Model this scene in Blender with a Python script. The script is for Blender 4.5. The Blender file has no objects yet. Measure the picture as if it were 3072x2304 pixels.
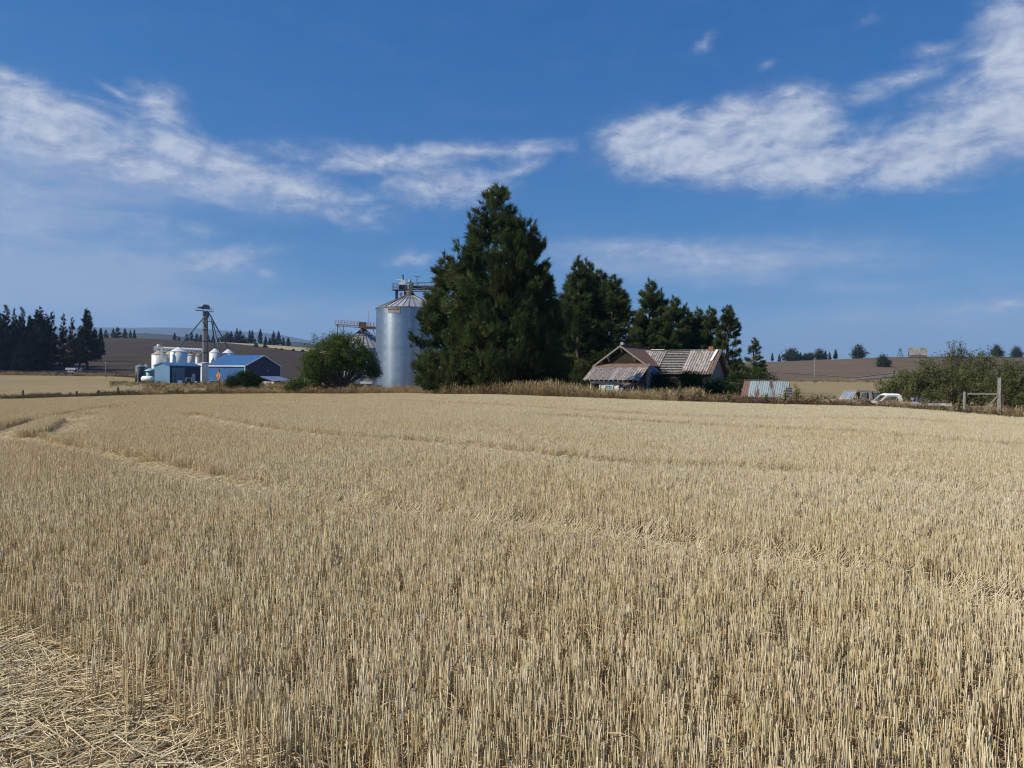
import bpy, math, random
import numpy as np
from mathutils import Vector, Matrix

R = math.radians
rng = np.random.default_rng(7)
random.seed(7)
scene = bpy.context.scene
COLL = scene.collection

# ------------------------------------------------------------------ camera
F = 2304.0                       # focal length in photo pixels (photo 3072 x 2304)
EYE = Vector((0, 0, 1.6))
PITCH, ROLL = math.atan((1152 - 1132) / F), R(0.6)
FWD = Vector((0, math.cos(PITCH), -math.sin(PITCH)))
U0 = Vector((0, math.sin(PITCH), math.cos(PITCH)))
RT = Vector((1, 0, 0)) * math.cos(ROLL) + U0 * math.sin(ROLL)
UP = -Vector((1, 0, 0)) * math.sin(ROLL) + U0 * math.cos(ROLL)
cam = bpy.data.cameras.new('camera')
cam.sensor_width = 36; cam.lens = 36 * F / 3072
cam.clip_start = 0.05; cam.clip_end = 40000
camo = bpy.data.objects.new('camera', cam); COLL.objects.link(camo)
m = Matrix((RT, UP, -FWD)).transposed().to_4x4(); m.translation = EYE
camo.matrix_world = m
scene.camera = camo

def ray(u, v): return FWD + RT * ((u - 1536) / F) + UP * ((1152 - v) / F)
def P(u, v, Y):
    d = ray(u, v); return EYE + d * (Y / d.y)
def hv(u): return 1132 + (u - 1536) * math.tan(ROLL)
def a_of(u):
    d = ray(u, hv(u)); return d.x / d.y
def proj(x, y, z):
    d = Vector((x, y, z)) - EYE
    w = d.dot(FWD); return 1536 + F * d.dot(RT) / w, 1152 - F * d.dot(UP) / w

# ------------------------------------------------------------------ render / view
scene.render.engine = 'CYCLES'
cy = scene.cycles
cy.use_denoising = True
try: cy.denoiser = 'OPENIMAGEDENOISE'
except Exception: pass
cy.max_bounces = 5; cy.diffuse_bounces = 2; cy.glossy_bounces = 2; cy.transmission_bounces = 3
cy.transparent_max_bounces = 6; cy.volume_bounces = 0
cy.caustics_reflective = False; cy.caustics_refractive = False
cy.sample_clamp_indirect = 4
cy.filter_width = 1.15
scene.view_settings.view_transform = 'Standard'
scene.view_settings.look = 'None'
scene.view_settings.gamma = 1
scene.view_settings.exposure = 0.35
scene.view_settings.use_curve_mapping = False

# ------------------------------------------------------------------ sun and sky
SUN_AZ, SUN_EL = R(-104), R(37)           # azimuth from +Y towards +X
sdir = Vector((math.sin(SUN_AZ) * math.cos(SUN_EL), math.cos(SUN_AZ) * math.cos(SUN_EL), math.sin(SUN_EL)))
sl = bpy.data.lights.new('sun', 'SUN'); sl.energy = 4.6; sl.angle = R(0.53); sl.color = (1.0, 0.93, 0.82)
so = bpy.data.objects.new('sun', sl); COLL.objects.link(so)
so.rotation_euler = (-sdir).to_track_quat('-Z', 'Y').to_euler()

world = bpy.data.worlds.new('World'); scene.world = world
world.use_nodes = True
wt = world.node_tree; wt.nodes.clear()
def N(t, typ, **kw):
    n = t.nodes.new(typ)
    for k, val in kw.items():
        if k.startswith('i_'):
            key = k[2:]; key = int(key) if key.isdigit() else key.replace('_', ' ')
            s = n.inputs[key]
            if isinstance(val, bpy.types.NodeSocket): t.links.new(val, s)
            else: s.default_value = val
        else: setattr(n, k, val)
    return n
def M(t, op, a, b=0.0, c=None, clamp=False):
    n = t.nodes.new('ShaderNodeMath'); n.operation = op; n.use_clamp = clamp
    for i, val in enumerate((a, b) + ((c,) if c is not None else ())):
        if isinstance(val, bpy.types.NodeSocket): t.links.new(val, n.inputs[i])
        else: n.inputs[i].default_value = val
    return n.outputs[0]
def ramp(t, fac, stops, interp='LINEAR'):
    n = t.nodes.new('ShaderNodeValToRGB'); n.color_ramp.interpolation = interp
    e = n.color_ramp.elements
    while len(e) < len(stops): e.new(0.5)
    for el, (p, c) in zip(e, stops):
        el.position = p; el.color = (c[0], c[1], c[2], 1) if not isinstance(c, (int, float)) else (c, c, c, 1)
    t.links.new(fac, n.inputs[0]); return n.outputs[0]
def mixc(t, fac, a, b, blend='MIX'):
    n = t.nodes.new('ShaderNodeMix'); n.data_type = 'RGBA'; n.blend_type = blend
    for s, val in ((n.inputs[0], fac), (n.inputs[6], a), (n.inputs[7], b)):
        if isinstance(val, bpy.types.NodeSocket): t.links.new(val, s)
        elif isinstance(val, (int, float)): s.default_value = val
        else: s.default_value = (val[0], val[1], val[2], 1)
    return n.outputs[2]

SKY_STRENGTH = 0.075
sky = N(wt, 'ShaderNodeTexSky', sky_type='NISHITA', sun_disc=False, sun_elevation=SUN_EL, sun_rotation=SUN_AZ,
        altitude=900, air_density=1.0, dust_density=0.35, ozone_density=2.5)
tc = N(wt, 'ShaderNodeTexCoord')
sep = N(wt, 'ShaderNodeSeparateXYZ', i_0=tc.outputs['Generated'])
dx, dy, dz = sep.outputs
az = M(wt, 'ARCTAN2', dx, dy)
el = M(wt, 'ARCSINE', dz)
V = N(wt, 'ShaderNodeCombineXYZ', i_0=az, i_1=el, i_2=0.0).outputs[0]
# cloud banks: where, how large (photo pixels -> directions), tilt, weight
BL = [(60, 300, 420, 60, 6, .9), (470, 320, 110, 60, 20, .75), (200, 415, 420, 60, 8, .9), (330, 480, 560, 60, 8, .78), (620, 475, 320, 55, 12, .9),
      (860, 560, 300, 60, 8, .75), (960, 630, 250, 40, 6, .7), (1150, 480, 420, 42, -2, .75), (1430, 452, 300, 24, -3, .8),
      (1330, 550, 190, 60, 0, .85), (1560, 512, 110, 20, -22, .6), (150, 640, 620, 90, 4, .42), (300, 760, 600, 80, 2, .36), (600, 690, 240, 26, 4, .45),
      (660, 780, 190, 40, -12, .75), (530, 805, 70, 26, 0, .6), (790, 815, 40, 18, 0, .5), (15, 235, 90, 34, 15, .8), (350, 278, 90, 14, 22, .6), (1240, 775, 110, 26, -5, .6),
      (1960, 425, 160, 68, -8, 1.2), (2190, 400, 200, 72, -10, 1.25), (2385, 370, 130, 78, 10, 1.25), (2180, 478, 360, 50, 0, 1.0), (2400, 500, 340, 58, 0, 1.1), (2230, 315, 110, 28, -8, .55),
      (2800, 450, 420, 90, -6, .95), (3080, 150, 160, 150, 0, 1.2), (3060, 330, 230, 130, 0, 1.05), (2860, 320, 170, 70, -10, .75), (2700, 240, 190, 34, -14, .55), (2590, 290, 90, 30, -5, .6),
      (2120, 125, 44, 20, -30, .6), (2786, 148, 90, 24, 2, .6), (2300, 195, 40, 15, -10, .4), (2600, 60, 50, 22, 0, .42), (2360, 265, 60, 18, 0, .42),
      (2150, 775, 620, 62, 3, .55), (1850, 735, 220, 22, 2, .5), (3020, 910, 120, 34, 0, .62), (2870, 925, 140, 22, -4, .5), (2450, 840, 700, 50, 2, .36)]
acc = None
for (u, v, ru, rv, tilt, w) in BL:
    d = ray(u, v); A, E = math.atan2(d.x, d.y), math.atan2(d.z, math.hypot(d.x, d.y))
    k = math.cos(A)
    mp = N(wt, 'ShaderNodeMapping', vector_type='TEXTURE', i_0=V)
    mp.inputs['Location'].default_value = (A, E, 0)
    mp.inputs['Rotation'].default_value = (0, 0, -R(tilt))
    mp.inputs['Scale'].default_value = (1.75 * ru / F * k * k, 2.0 * rv / F * k, 1)
    g = N(wt, 'ShaderNodeTexGradient', gradient_type='SPHERICAL', i_0=mp.outputs[0])
    acc = M(wt, 'MULTIPLY', g.outputs[1], w) if acc is None else M(wt, 'SMOOTH_MAX', acc, M(wt, 'MULTIPLY', g.outputs[1], w), 0.18)
nm = N(wt, 'ShaderNodeMapping', i_0=V); nm.inputs['Scale'].default_value = (1, 1.9, 1)
n1 = N(wt, 'ShaderNodeTexNoise', i_0=nm.outputs[0], i_Scale=15.0, i_Detail=9.0, i_Roughness=0.6, i_Distortion=0.35)
nmb = N(wt, 'ShaderNodeMapping', i_0=V); nmb.inputs['Scale'].default_value = (1, 1.9, 1); nmb.inputs['Location'].default_value = (-0.006, 0.013, 0)
n1b = N(wt, 'ShaderNodeTexNoise', i_0=nmb.outputs[0], i_Scale=15.0, i_Detail=5.0, i_Roughness=0.55, i_Distortion=0.35)
n1c = N(wt, 'ShaderNodeTexNoise', i_0=nm.outputs[0], i_Scale=15.0, i_Detail=5.0, i_Roughness=0.55, i_Distortion=0.35)
relief = M(wt, 'SUBTRACT', n1c.outputs[0], n1b.outputs[0])
n2 = N(wt, 'ShaderNodeTexNoise', i_0=nm.outputs[0], i_Scale=46.0, i_Detail=6.0, i_Roughness=0.62)
n3 = N(wt, 'ShaderNodeTexNoise', i_0=nm.outputs[0], i_Scale=120.0, i_Detail=4.0, i_Roughness=0.6)
nsum = M(wt, 'ADD', M(wt, 'MULTIPLY', M(wt, 'SUBTRACT', n1.outputs[0], 0.5), 1.5), M(wt, 'MULTIPLY', M(wt, 'SUBTRACT', n2.outputs[0], 0.5), 0.65))
nsum = M(wt, 'ADD', nsum, M(wt, 'MULTIPLY', M(wt, 'SUBTRACT', n3.outputs[0], 0.5), 0.3))
kk = M(wt, 'MULTIPLY', acc, 2.6, clamp=True)
dens = M(wt, 'SUBTRACT', M(wt, 'ADD', acc, M(wt, 'MULTIPLY', nsum, M(wt, 'MULTIPLY', kk, 0.62))), 0.095)
opa = N(wt, 'ShaderNodeMapRange', i_0=acc, i_1=0.15, i_2=0.75, i_3=0.35, i_4=0.95).outputs[0]
cov = M(wt, 'MULTIPLY', N(wt, 'ShaderNodeMapRange', interpolation_type='SMOOTHSTEP', i_0=dens, i_1=0.0, i_2=0.72, i_3=0.0, i_4=1.0).outputs[0], opa)
shade = N(wt, 'ShaderNodeMapRange', i_0=M(wt, 'ADD', M(wt, 'MULTIPLY', n1.outputs[0], .7), M(wt, 'ADD', M(wt, 'MULTIPLY', n2.outputs[0], .3), M(wt, 'ADD', M(wt, 'MULTIPLY', dens, 0.22), M(wt, 'MULTIPLY', relief, 0.55)))), i_1=0.45, i_2=0.8, i_3=0.0, i_4=1.0).outputs[0]
ccol = mixc(wt, shade, (0.21, 0.27, 0.42), (0.43, 0.475, 0.57))
skn = mixc(wt, 1.0, sky.outputs[0], (SKY_STRENGTH,) * 3, 'MULTIPLY')
skg = N(wt, 'ShaderNodeSeparateColor', i_0=skn)
SG = ((0.60, 1.38), (0.495, 0.79), (0.625, 0.51))       # per channel: scale, gamma (camera colour response of a clear sky)
ch = [M(wt, 'MULTIPLY', M(wt, 'POWER', skg.outputs[i], SG[i][1]), SG[i][0]) for i in range(3)]
ch[0] = M(wt, 'MINIMUM', ch[0], M(wt, 'MULTIPLY', ch[1], 0.62))
skyc = N(wt, 'ShaderNodeCombineColor', i_0=ch[0], i_1=ch[1], i_2=ch[2]).outputs[0]
# thin high veil, softer than the cloud banks
vac = None
for (u, v, ru, rv, w) in ((-200, 500, 1300, 330, 1.15), (0, 820, 1300, 240, 1.2), (650, 560, 520, 150, .7), (700, 930, 1400, 110, .6), (2700, 950, 1200, 100, .55), (2150, 790, 900, 110, .8), (1800, 745, 420, 50, .6), (2900, 440, 420, 150, .55), (2650, 860, 600, 70, .4), (3100, 260, 300, 260, .6)):
    d = ray(u, v); A, E = math.atan2(d.x, d.y), math.atan2(d.z, math.hypot(d.x, d.y)); k = math.cos(A)
    mp = N(wt, 'ShaderNodeMapping', vector_type='TEXTURE', i_0=V)
    mp.inputs['Location'].default_value = (A, E, 0); mp.inputs['Scale'].default_value = (ru / F * k * k, rv / F * k, 1)
    g = M(wt, 'MULTIPLY', N(wt, 'ShaderNodeTexGradient', gradient_type='SPHERICAL', i_0=mp.outputs[0]).outputs[1], w)
    vac = g if vac is None else M(wt, 'SMOOTH_MAX', vac, g, 0.2)
vm = N(wt, 'ShaderNodeMapping', i_0=V); vm.inputs['Scale'].default_value = (1, 4.5, 1); vm.inputs['Rotation'].default_value = (0, 0, R(3))
n4 = N(wt, 'ShaderNodeTexNoise', i_0=vm.outputs[0], i_Scale=9.0, i_Detail=7.0, i_Roughness=0.6, i_Distortion=0.3)
veil = N(wt, 'ShaderNodeMapRange', interpolation_type='SMOOTHSTEP', i_0=M(wt, 'MULTIPLY', vac, M(wt, 'MULTIPLY_ADD', n4.outputs[0], 2.0, -0.05)), i_1=0.02, i_2=0.85, i_3=0.0, i_4=0.62).outputs[0]
skyc = mixc(wt, veil, skyc, (0.30, 0.365, 0.50))
fin = mixc(wt, cov, skyc, ccol)
bg = N(wt, 'ShaderNodeBackground', i_0=fin, i_1=1.0)
wo = N(wt, 'ShaderNodeOutputWorld', i_0=bg.outputs[0])
world.cycles.sampling_method = 'MANUAL'; world.cycles.sample_map_resolution = 512

# ------------------------------------------------------------------ terrain
COLS = {
 -500: [(0, 0), (100, -2.2), (104, -2.1), (200, -1.4), (285, .4), (330, 1.6), (600, 19), (900, 43.5), (1100, 44), (1600, 10), (3000, 0), (12000, 0)],
 0: [(0, 0), (100, -2.2), (104, -2.1), (200, -1.4), (285, .4), (330, 1.6), (600, 19), (900, 43.5), (1100, 44), (1600, 10), (3000, 0), (12000, 0)],
 430: [(0, 0), (94, -1.27), (98, -1.2), (150, -1.0), (210, -.8), (300, .55), (600, 18.5), (850, 41), (1000, 42), (1500, 10), (3000, 0), (12000, 0)],
 700: [(0, 0), (88, -.84), (115, -.6), (210, -.6), (300, .3), (600, 16.7), (800, 34.6), (1000, 36), (1500, 8), (3000, 0), (12000, 0)],
 880: [(0, 0), (84, -.65), (120, -.5), (210, -.6), (300, -.2), (500, 8), (700, 24), (800, 31), (1000, 33), (1500, 5), (3000, 0), (12000, 0)],
 1230: [(0, 0), (75, -.26), (80, -.4), (124, -.4), (300, 0), (600, 12), (800, 22), (1100, 24), (1600, 0), (3000, 0), (12000, 0)],
 1500: [(0, 0), (66, -.07), (72, -.4), (100, -.5), (300, 0), (600, 10), (800, 18), (1600, 0), (3000, -10), (12000, -10)],
 1850: [(0, 0), (60, -.2), (66, -.5), (84, -.6), (200, -.4), (400, 4), (650, 15), (900, 18), (1600, -10), (3000, -10), (12000, -10)],
 2250: [(0, 0), (53, -.24), (58, -.35), (80, -.4), (200, -.2), (300, .8), (600, 14.4), (700, 17), (900, 18), (1600, -10), (3000, -10), (12000, -10)],
 2450: [(0, 0), (50, -.18), (55, -.5), (70, -.3), (150, -.25), (262, .4), (300, 1.3), (600, 17), (700, 20), (900, 20), (1600, -10), (3000, -10), (12000, -10)],
 2650: [(0, 0), (47, -.14), (52, -.55), (70, -.5), (150, -.25), (262, .5), (300, 1.3), (600, 20), (700, 22.5), (900, 22), (1600, -10), (3000, -10), (12000, -10)],
 2900: [(0, 0), (43, -.34), (47, -.45), (70, -.4), (150, 0), (300, 1.5), (600, 21), (700, 23.5), (900, 23), (1600, -10), (3000, -10), (12000, -10)],
 3072: [(0, 0), (41, -.5), (45, -.6), (70, -.4), (150, 0), (300, 1.6), (600, 21), (700, 23), (900, 23), (1600, -10), (3000, -10), (12000, -10)],
 3600: [(0, 0), (41, -.5), (45, -.6), (70, -.4), (150, 0), (300, 1.6), (600, 21), (700, 23), (900, 23), (1600, -10), (3000, -10), (12000, -10)]}
EDGE = [(-500, 104), (0, 100), (430, 94), (700, 88), (880, 84), (1230, 75), (1500, 66), (1850, 60), (2250, 53), (2450, 50), (2650, 47), (2900, 43), (3072, 41), (3600, 37)]
EA = np.array([a_of(u) for u, _ in EDGE]); EY = np.array([y for _, y in EDGE], float)
def yedge(a): return np.interp(a, EA, EY)
LQ = np.linspace(math.log(6), math.log(12006), 900)     # log(Y+6)
us = sorted(COLS); TA0 = np.array([a_of(u) for u in us])
tab0 = np.array([np.interp(np.exp(LQ) - 6, [p[0] for p in COLS[u]], [p[1] for p in COLS[u]]) for u in us])
TA = np.linspace(TA0[0], TA0[-1], 240)
tab = np.array([[0.0]])
tab = np.stack([np.interp(TA, TA0, tab0[:, j]) for j in range(len(LQ))], 1)
def smooth(arr, w, axis):
    k = np.hanning(w + 2)[1:-1]; k /= k.sum(); pad = w // 2
    pw = [(0, 0), (0, 0)]; pw[axis] = (pad, pad)
    ap = np.pad(arr, pw, mode='edge')
    return np.apply_along_axis(lambda r: np.convolve(r, k, 'valid'), axis, ap)
tab = smooth(tab, 9, 1); tab = smooth(tab, 15, 0)
def T(x, y):
    x = np.asarray(x, float); y = np.asarray(y, float)
    yy = np.maximum(y, 0.0)
    a = np.clip(x / np.maximum(y, 2.0), TA[0], TA[-1])
    fi = (a - TA[0]) / (TA[1] - TA[0]); fj = (np.log(yy + 6) - LQ[0]) / (LQ[1] - LQ[0])
    i = np.clip(fi.astype(int), 0, len(TA) - 2); j = np.clip(fj.astype(int), 0, len(LQ) - 2)
    fi = np.clip(fi - i, 0, 1); fj = np.clip(fj - j, 0, 1)
    return (tab[i, j] * (1 - fi) * (1 - fj) + tab[i + 1, j] * fi * (1 - fj) + tab[i, j + 1] * (1 - fi) * fj + tab[i + 1, j + 1] * fi * fj)
def gz(x, y): return float(T(x, y))
def G(u, Y, dz=0.0):
    x = a_of(u) * Y; return Vector((x, Y, gz(x, Y) + dz))
YS = np.exp(np.linspace(math.log(1.5), math.log(1500), 3000))
def hit(u, v):                       # where the sight line through a pixel meets the ground
    d = ray(u, v); x = YS * d.x / d.y; z = 1.6 + YS * d.z / d.y
    below = z <= T(x, YS)
    i = int(np.argmax(below)) if below.any() else len(YS) - 1
    return Vector((x[i], YS[i], gz(x[i], YS[i])))

# ------------------------------------------------------------------ mesh helpers
class MB:
    def __init__(s): s.v = []; s.f = []
    def add(s, vs, fs):
        o = len(s.v); s.v += [tuple(p) for p in vs]; s.f += [tuple(i + o for i in f) for f in fs]; return s
    def hexa(s, p): return s.add(p, [(0, 3, 2, 1), (4, 5, 6, 7), (0, 1, 5, 4), (1, 2, 6, 5), (2, 3, 7, 6), (3, 0, 4, 7)])
    def box(s, c, d, rz=0.0):
        x, y, z = d[0] / 2, d[1] / 2, d[2] / 2; cs, sn = math.cos(rz), math.sin(rz)
        q = [(-x, -y, -z), (x, -y, -z), (x, y, -z), (-x, y, -z), (-x, -y, z), (x, -y, z), (x, y, z), (-x, y, z)]
        return s.hexa([(c[0] + a * cs - b * sn, c[1] + a * sn + b * cs, c[2] + e) for a, b, e in q])
    def slab(s, a, b, c, d, th):         # quad a,b,c,d (counter-clockwise seen from its outer side), thickened inwards
        a, b, c, d = map(Vector, (a, b, c, d)); n = (b - a).cross(d - a).normalized() * th
        return s.hexa([a - n, b - n, c - n, d - n, a, b, c, d])
    def beam(s, p, q, w, h=None):
        p, q = Vector(p), Vector(q); h = h or w; d = (q - p).normalized()
        r = d.cross(Vector((0, 0, 1)))
        if r.length < 1e-3: r = Vector((1, 0, 0))
        r.normalize(); t = r.cross(d)
        r *= w / 2; t *= h / 2
        return s.hexa([p - r - t, p + r - t, p + r + t, p - r + t, q - r - t, q + r - t, q + r + t, q - r + t])
    def tube(s, pts, rad, n=8, cap=True):
        pts = [Vector(p) for p in pts]; rad = rad if isinstance(rad, (list, tuple)) else [rad] * len(pts)
        vs, fs = [], []
        for i, p in enumerate(pts):
            d = (pts[min(i + 1, len(pts) - 1)] - pts[max(i - 1, 0)]).normalized()
            r = d.cross(Vector((0.01, 0.02, 1)) if abs(d.z) < .95 else Vector((1, 0, 0))).normalized(); t = r.cross(d)
            vs += [p + (r * math.cos(k * 2 * math.pi / n) + t * math.sin(k * 2 * math.pi / n)) * rad[i] for k in range(n)]
        for i in range(len(pts) - 1):
            fs += [(i * n + k, i * n + (k + 1) % n, (i + 1) * n + (k + 1) % n, (i + 1) * n + k) for k in range(n)]
        if cap: fs += [tuple(range(n - 1, -1, -1)), tuple((len(pts) - 1) * n + k for k in range(n))]
        return s.add(vs, fs)
    def lathe(s, prof, n=24, c=(0, 0, 0)):
        vs, fs = [], []
        for r, z in prof:
            vs += [(c[0] + r * math.cos(2 * math.pi * k / n), c[1] + r * math.sin(2 * math.pi * k / n), c[2] + z) for k in range(n)]
        for i in range(len(prof) - 1):
            fs += [(i * n + k, i * n + (k + 1) % n, (i + 1) * n + (k + 1) % n, (i + 1) * n + k) for k in range(n)]
        fs += [tuple(range(n - 1, -1, -1)), tuple((len(prof) - 1) * n + k for k in range(n))]
        return s.add(vs, fs)
    def extr(s, out, y0, y1):            # outline in x,z pushed along y
        n = len(out)
        return s.add([(x, y0, z) for x, z in out] + [(x, y1, z) for x, z in out],
                     [tuple(range(n)), tuple(range(2 * n - 1, n - 1, -1))] + [(i, i + n, (i + 1) % n + n, (i + 1) % n) for i in range(n)])
    def mesh(s, name, mat=None, sm=False):
        me = bpy.data.meshes.new(name); me.from_pydata(s.v, [], s.f)
        if mat: me.materials.append(mat)
        if sm: me.polygons.foreach_set('use_smooth', [True] * len(me.polygons))
        me.update(); return me
    def build(s, name, mat, parent=None, sm=False): return obj(name, s.mesh(name, mat, sm), parent)

def obj(name, me, parent=None, loc=None, rot=None):
    o = bpy.data.objects.new(name, me); COLL.objects.link(o)
    if parent: o.parent = parent
    if loc is not None: o.location = loc
    if rot is not None: o.rotation_euler = rot
    return o
def tag(o, label=None, cat=None, group=None, kind=None):
    for k, val in (('label', label), ('category', cat), ('group', group), ('kind', kind)):
        if val: o[k] = val
    return o
def thing(name, label, cat, loc=(0, 0, 0), rz=0.0, group=None):
    o = bpy.data.objects.new(name, None); COLL.objects.link(o); o.empty_display_size = .3
    o.location = loc; o.rotation_euler = (0, 0, rz)
    return tag(o, label, cat, group)
def rawmesh(name, v, f, mat, col=None, sm=False):       # numpy arrays: v (n,3), f (m,3|4), col (n,3)
    me = bpy.data.meshes.new(name); n, k = f.shape
    me.vertices.add(len(v)); me.vertices.foreach_set('co', np.ascontiguousarray(v, np.float32).ravel())
    me.loops.add(n * k); me.loops.foreach_set('vertex_index', np.ascontiguousarray(f, np.int32).ravel())
    me.polygons.add(n); me.polygons.foreach_set('loop_start', np.arange(0, n * k, k, dtype=np.int32))
    if sm: me.polygons.foreach_set('use_smooth', np.ones(n, bool))
    me.update(calc_edges=True)
    if col is not None:
        at = me.attributes.new('col', 'FLOAT_COLOR', 'POINT')
        at.data.foreach_set('color', np.concatenate([col, np.ones((len(col), 1))], 1).astype(np.float32).ravel())
    if mat: me.materials.append(mat)
    return me

# ------------------------------------------------------------------ materials
def newmat(name):
    mt = bpy.data.materials.new(name); mt.use_nodes = True; t = mt.node_tree; t.nodes.clear()
    out = N(t, 'ShaderNodeOutputMaterial'); b = N(t, 'ShaderNodeBsdfPrincipled')
    t.links.new(b.outputs[0], out.inputs[0]); return mt, t, b, out
def surf(name, c1, c2=None, scale=3.0, rough=.7, metal=0.0, bump=0.0, stretch=(1, 1, 1), lo=.35, hi=.65, rnd=0.0, spec=.4, detail=6):
    mt, t, b, out = newmat(name)
    b.inputs['Roughness'].default_value = rough; b.inputs['Metallic'].default_value = metal
    b.inputs['Specular IOR Level'].default_value = spec
    co = N(t, 'ShaderNodeTexCoord').outputs['Object']
    mp = N(t, 'ShaderNodeMapping', i_0=co); mp.inputs['Scale'].default_value = stretch
    nz = N(t, 'ShaderNodeTexNoise', i_0=mp.outputs[0], i_Scale=scale, i_Detail=detail, i_Roughness=.62)
    c2 = c2 or tuple(c * .75 for c in c1)
    c = ramp(t, nz.outputs[0], [(lo, c1), (hi, c2)])
    if rnd:
        oi = N(t, 'ShaderNodeObjectInfo')
        k = M(t, 'MULTIPLY_ADD', oi.outputs['Random'], 2 * rnd, 1 - rnd)
        c = mixc(t, 1.0, c, N(t, 'ShaderNodeCombineXYZ', i_0=k, i_1=k, i_2=k).outputs[0], 'MULTIPLY')
    t.links.new(c, b.inputs['Base Color'])
    if bump:
        bp = N(t, 'ShaderNodeBump', i_Strength=bump, i_Distance=.05, i_Height=nz.outputs[0]); t.links.new(bp.outputs[0], b.inputs['Normal'])
    return mt
def leafmat(name, c1, c2, trans=.3, brown=None):
    mt, t, b, out = newmat(name); t.nodes.remove(b)
    at = N(t, 'ShaderNodeAttribute', attribute_name='col'); sp = N(t, 'ShaderNodeSeparateColor', i_0=at.outputs[0])
    c = ramp(t, sp.outputs[0], [(0, c1), (1, c2)])
    if brown: c = mixc(t, sp.outputs[1], c, brown)
    oi = N(t, 'ShaderNodeObjectInfo'); k = M(t, 'MULTIPLY_ADD', oi.outputs['Random'], .4, .8)
    c = mixc(t, 1.0, c, N(t, 'ShaderNodeCombineXYZ', i_0=k, i_1=k, i_2=k).outputs[0], 'MULTIPLY')
    d = N(t, 'ShaderNodeBsdfDiffuse', i_0=c); tr = N(t, 'ShaderNodeBsdfTranslucent', i_0=c)
    mx = N(t, 'ShaderNodeMixShader', i_0=trans, i_1=d.outputs[0], i_2=tr.outputs[0])
    t.links.new(mx.outputs[0], out.inputs[0]); return mt
def groundmat(name, cols, scales=(.02, .3, 4), rough=.95, bump=.4, stripes=None):
    mt, t, b, out = newmat(name)
    b.inputs['Roughness'].default_value = rough; b.inputs['Specular IOR Level'].default_value = .1
    co = N(t, 'ShaderNodeTexCoord').outputs['Object']
    ns = [N(t, 'ShaderNodeTexNoise', i_0=co, i_Scale=s, i_Detail=6.0, i_Roughness=.65) for s in scales]
    f = M(t, 'ADD', M(t, 'MULTIPLY', ns[0].outputs[0], .4), M(t, 'ADD', M(t, 'MULTIPLY', ns[1].outputs[0], .35), M(t, 'MULTIPLY', ns[2].outputs[0], .25)))
    if stripes:
        ang, sc, amt = stripes
        mp = N(t, 'ShaderNodeMapping', i_0=co); mp.inputs['Rotation'].default_value = (0, 0, ang)
        wv = N(t, 'ShaderNodeTexWave', i_0=mp.outputs[0], i_Scale=sc, i_Distortion=4.0, i_Detail=3.0)
        f = M(t, 'ADD', f, M(t, 'MULTIPLY', M(t, 'SUBTRACT', wv.outputs[1], .5), amt))
    c = ramp(t, f, [(.36 + .28 * i / (len(cols) - 1), cc) for i, cc in enumerate(cols)])
    t.links.new(c, b.inputs['Base Color'])
    bp = N(t, 'ShaderNodeBump', i_Strength=bump, i_Distance=.1, i_Height=ns[2].outputs[0]); t.links.new(bp.outputs[0], b.inputs['Normal'])
    return mt
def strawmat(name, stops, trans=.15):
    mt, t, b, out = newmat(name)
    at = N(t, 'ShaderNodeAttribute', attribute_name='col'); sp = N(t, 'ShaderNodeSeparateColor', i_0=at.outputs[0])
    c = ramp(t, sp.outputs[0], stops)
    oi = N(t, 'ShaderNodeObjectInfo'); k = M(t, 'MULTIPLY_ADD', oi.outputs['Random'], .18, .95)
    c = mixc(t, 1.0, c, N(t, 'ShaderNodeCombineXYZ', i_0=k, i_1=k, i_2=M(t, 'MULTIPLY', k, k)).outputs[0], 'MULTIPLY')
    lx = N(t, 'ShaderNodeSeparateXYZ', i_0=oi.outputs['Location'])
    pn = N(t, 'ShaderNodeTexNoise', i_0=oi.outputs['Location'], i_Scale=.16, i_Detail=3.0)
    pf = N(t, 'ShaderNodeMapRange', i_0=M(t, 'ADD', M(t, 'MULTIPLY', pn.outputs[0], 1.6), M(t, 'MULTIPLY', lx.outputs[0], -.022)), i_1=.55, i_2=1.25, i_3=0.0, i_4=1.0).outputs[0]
    c = mixc(t, 1.0, c, mixc(t, pf, (1.0, 1.0, 1.0), (.97, .895, .775)), 'MULTIPLY')     # drier, browner patches of the stand; leftward browning paints in shaded stalks
    t.links.new(c, b.inputs['Base Color']); b.inputs['Roughness'].default_value = .5; b.inputs['Specular IOR Level'].default_value = .35
    tr = N(t, 'ShaderNodeBsdfTranslucent', i_0=c)
    mx = N(t, 'ShaderNodeMixShader', i_0=trans, i_1=b.outputs[0], i_2=tr.outputs[0]); t.links.new(mx.outputs[0], out.inputs[0])
    return mt

def rustmat(name, base, rust, rough=.55, metal=.3, amt=(.5, .62), stretch=(3, 3, .35), scale=1.2, rnd=.12):
    return surf(name, base, rust, scale=scale, rough=rough, metal=metal, stretch=stretch, lo=amt[0], hi=amt[1], rnd=rnd)

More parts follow.
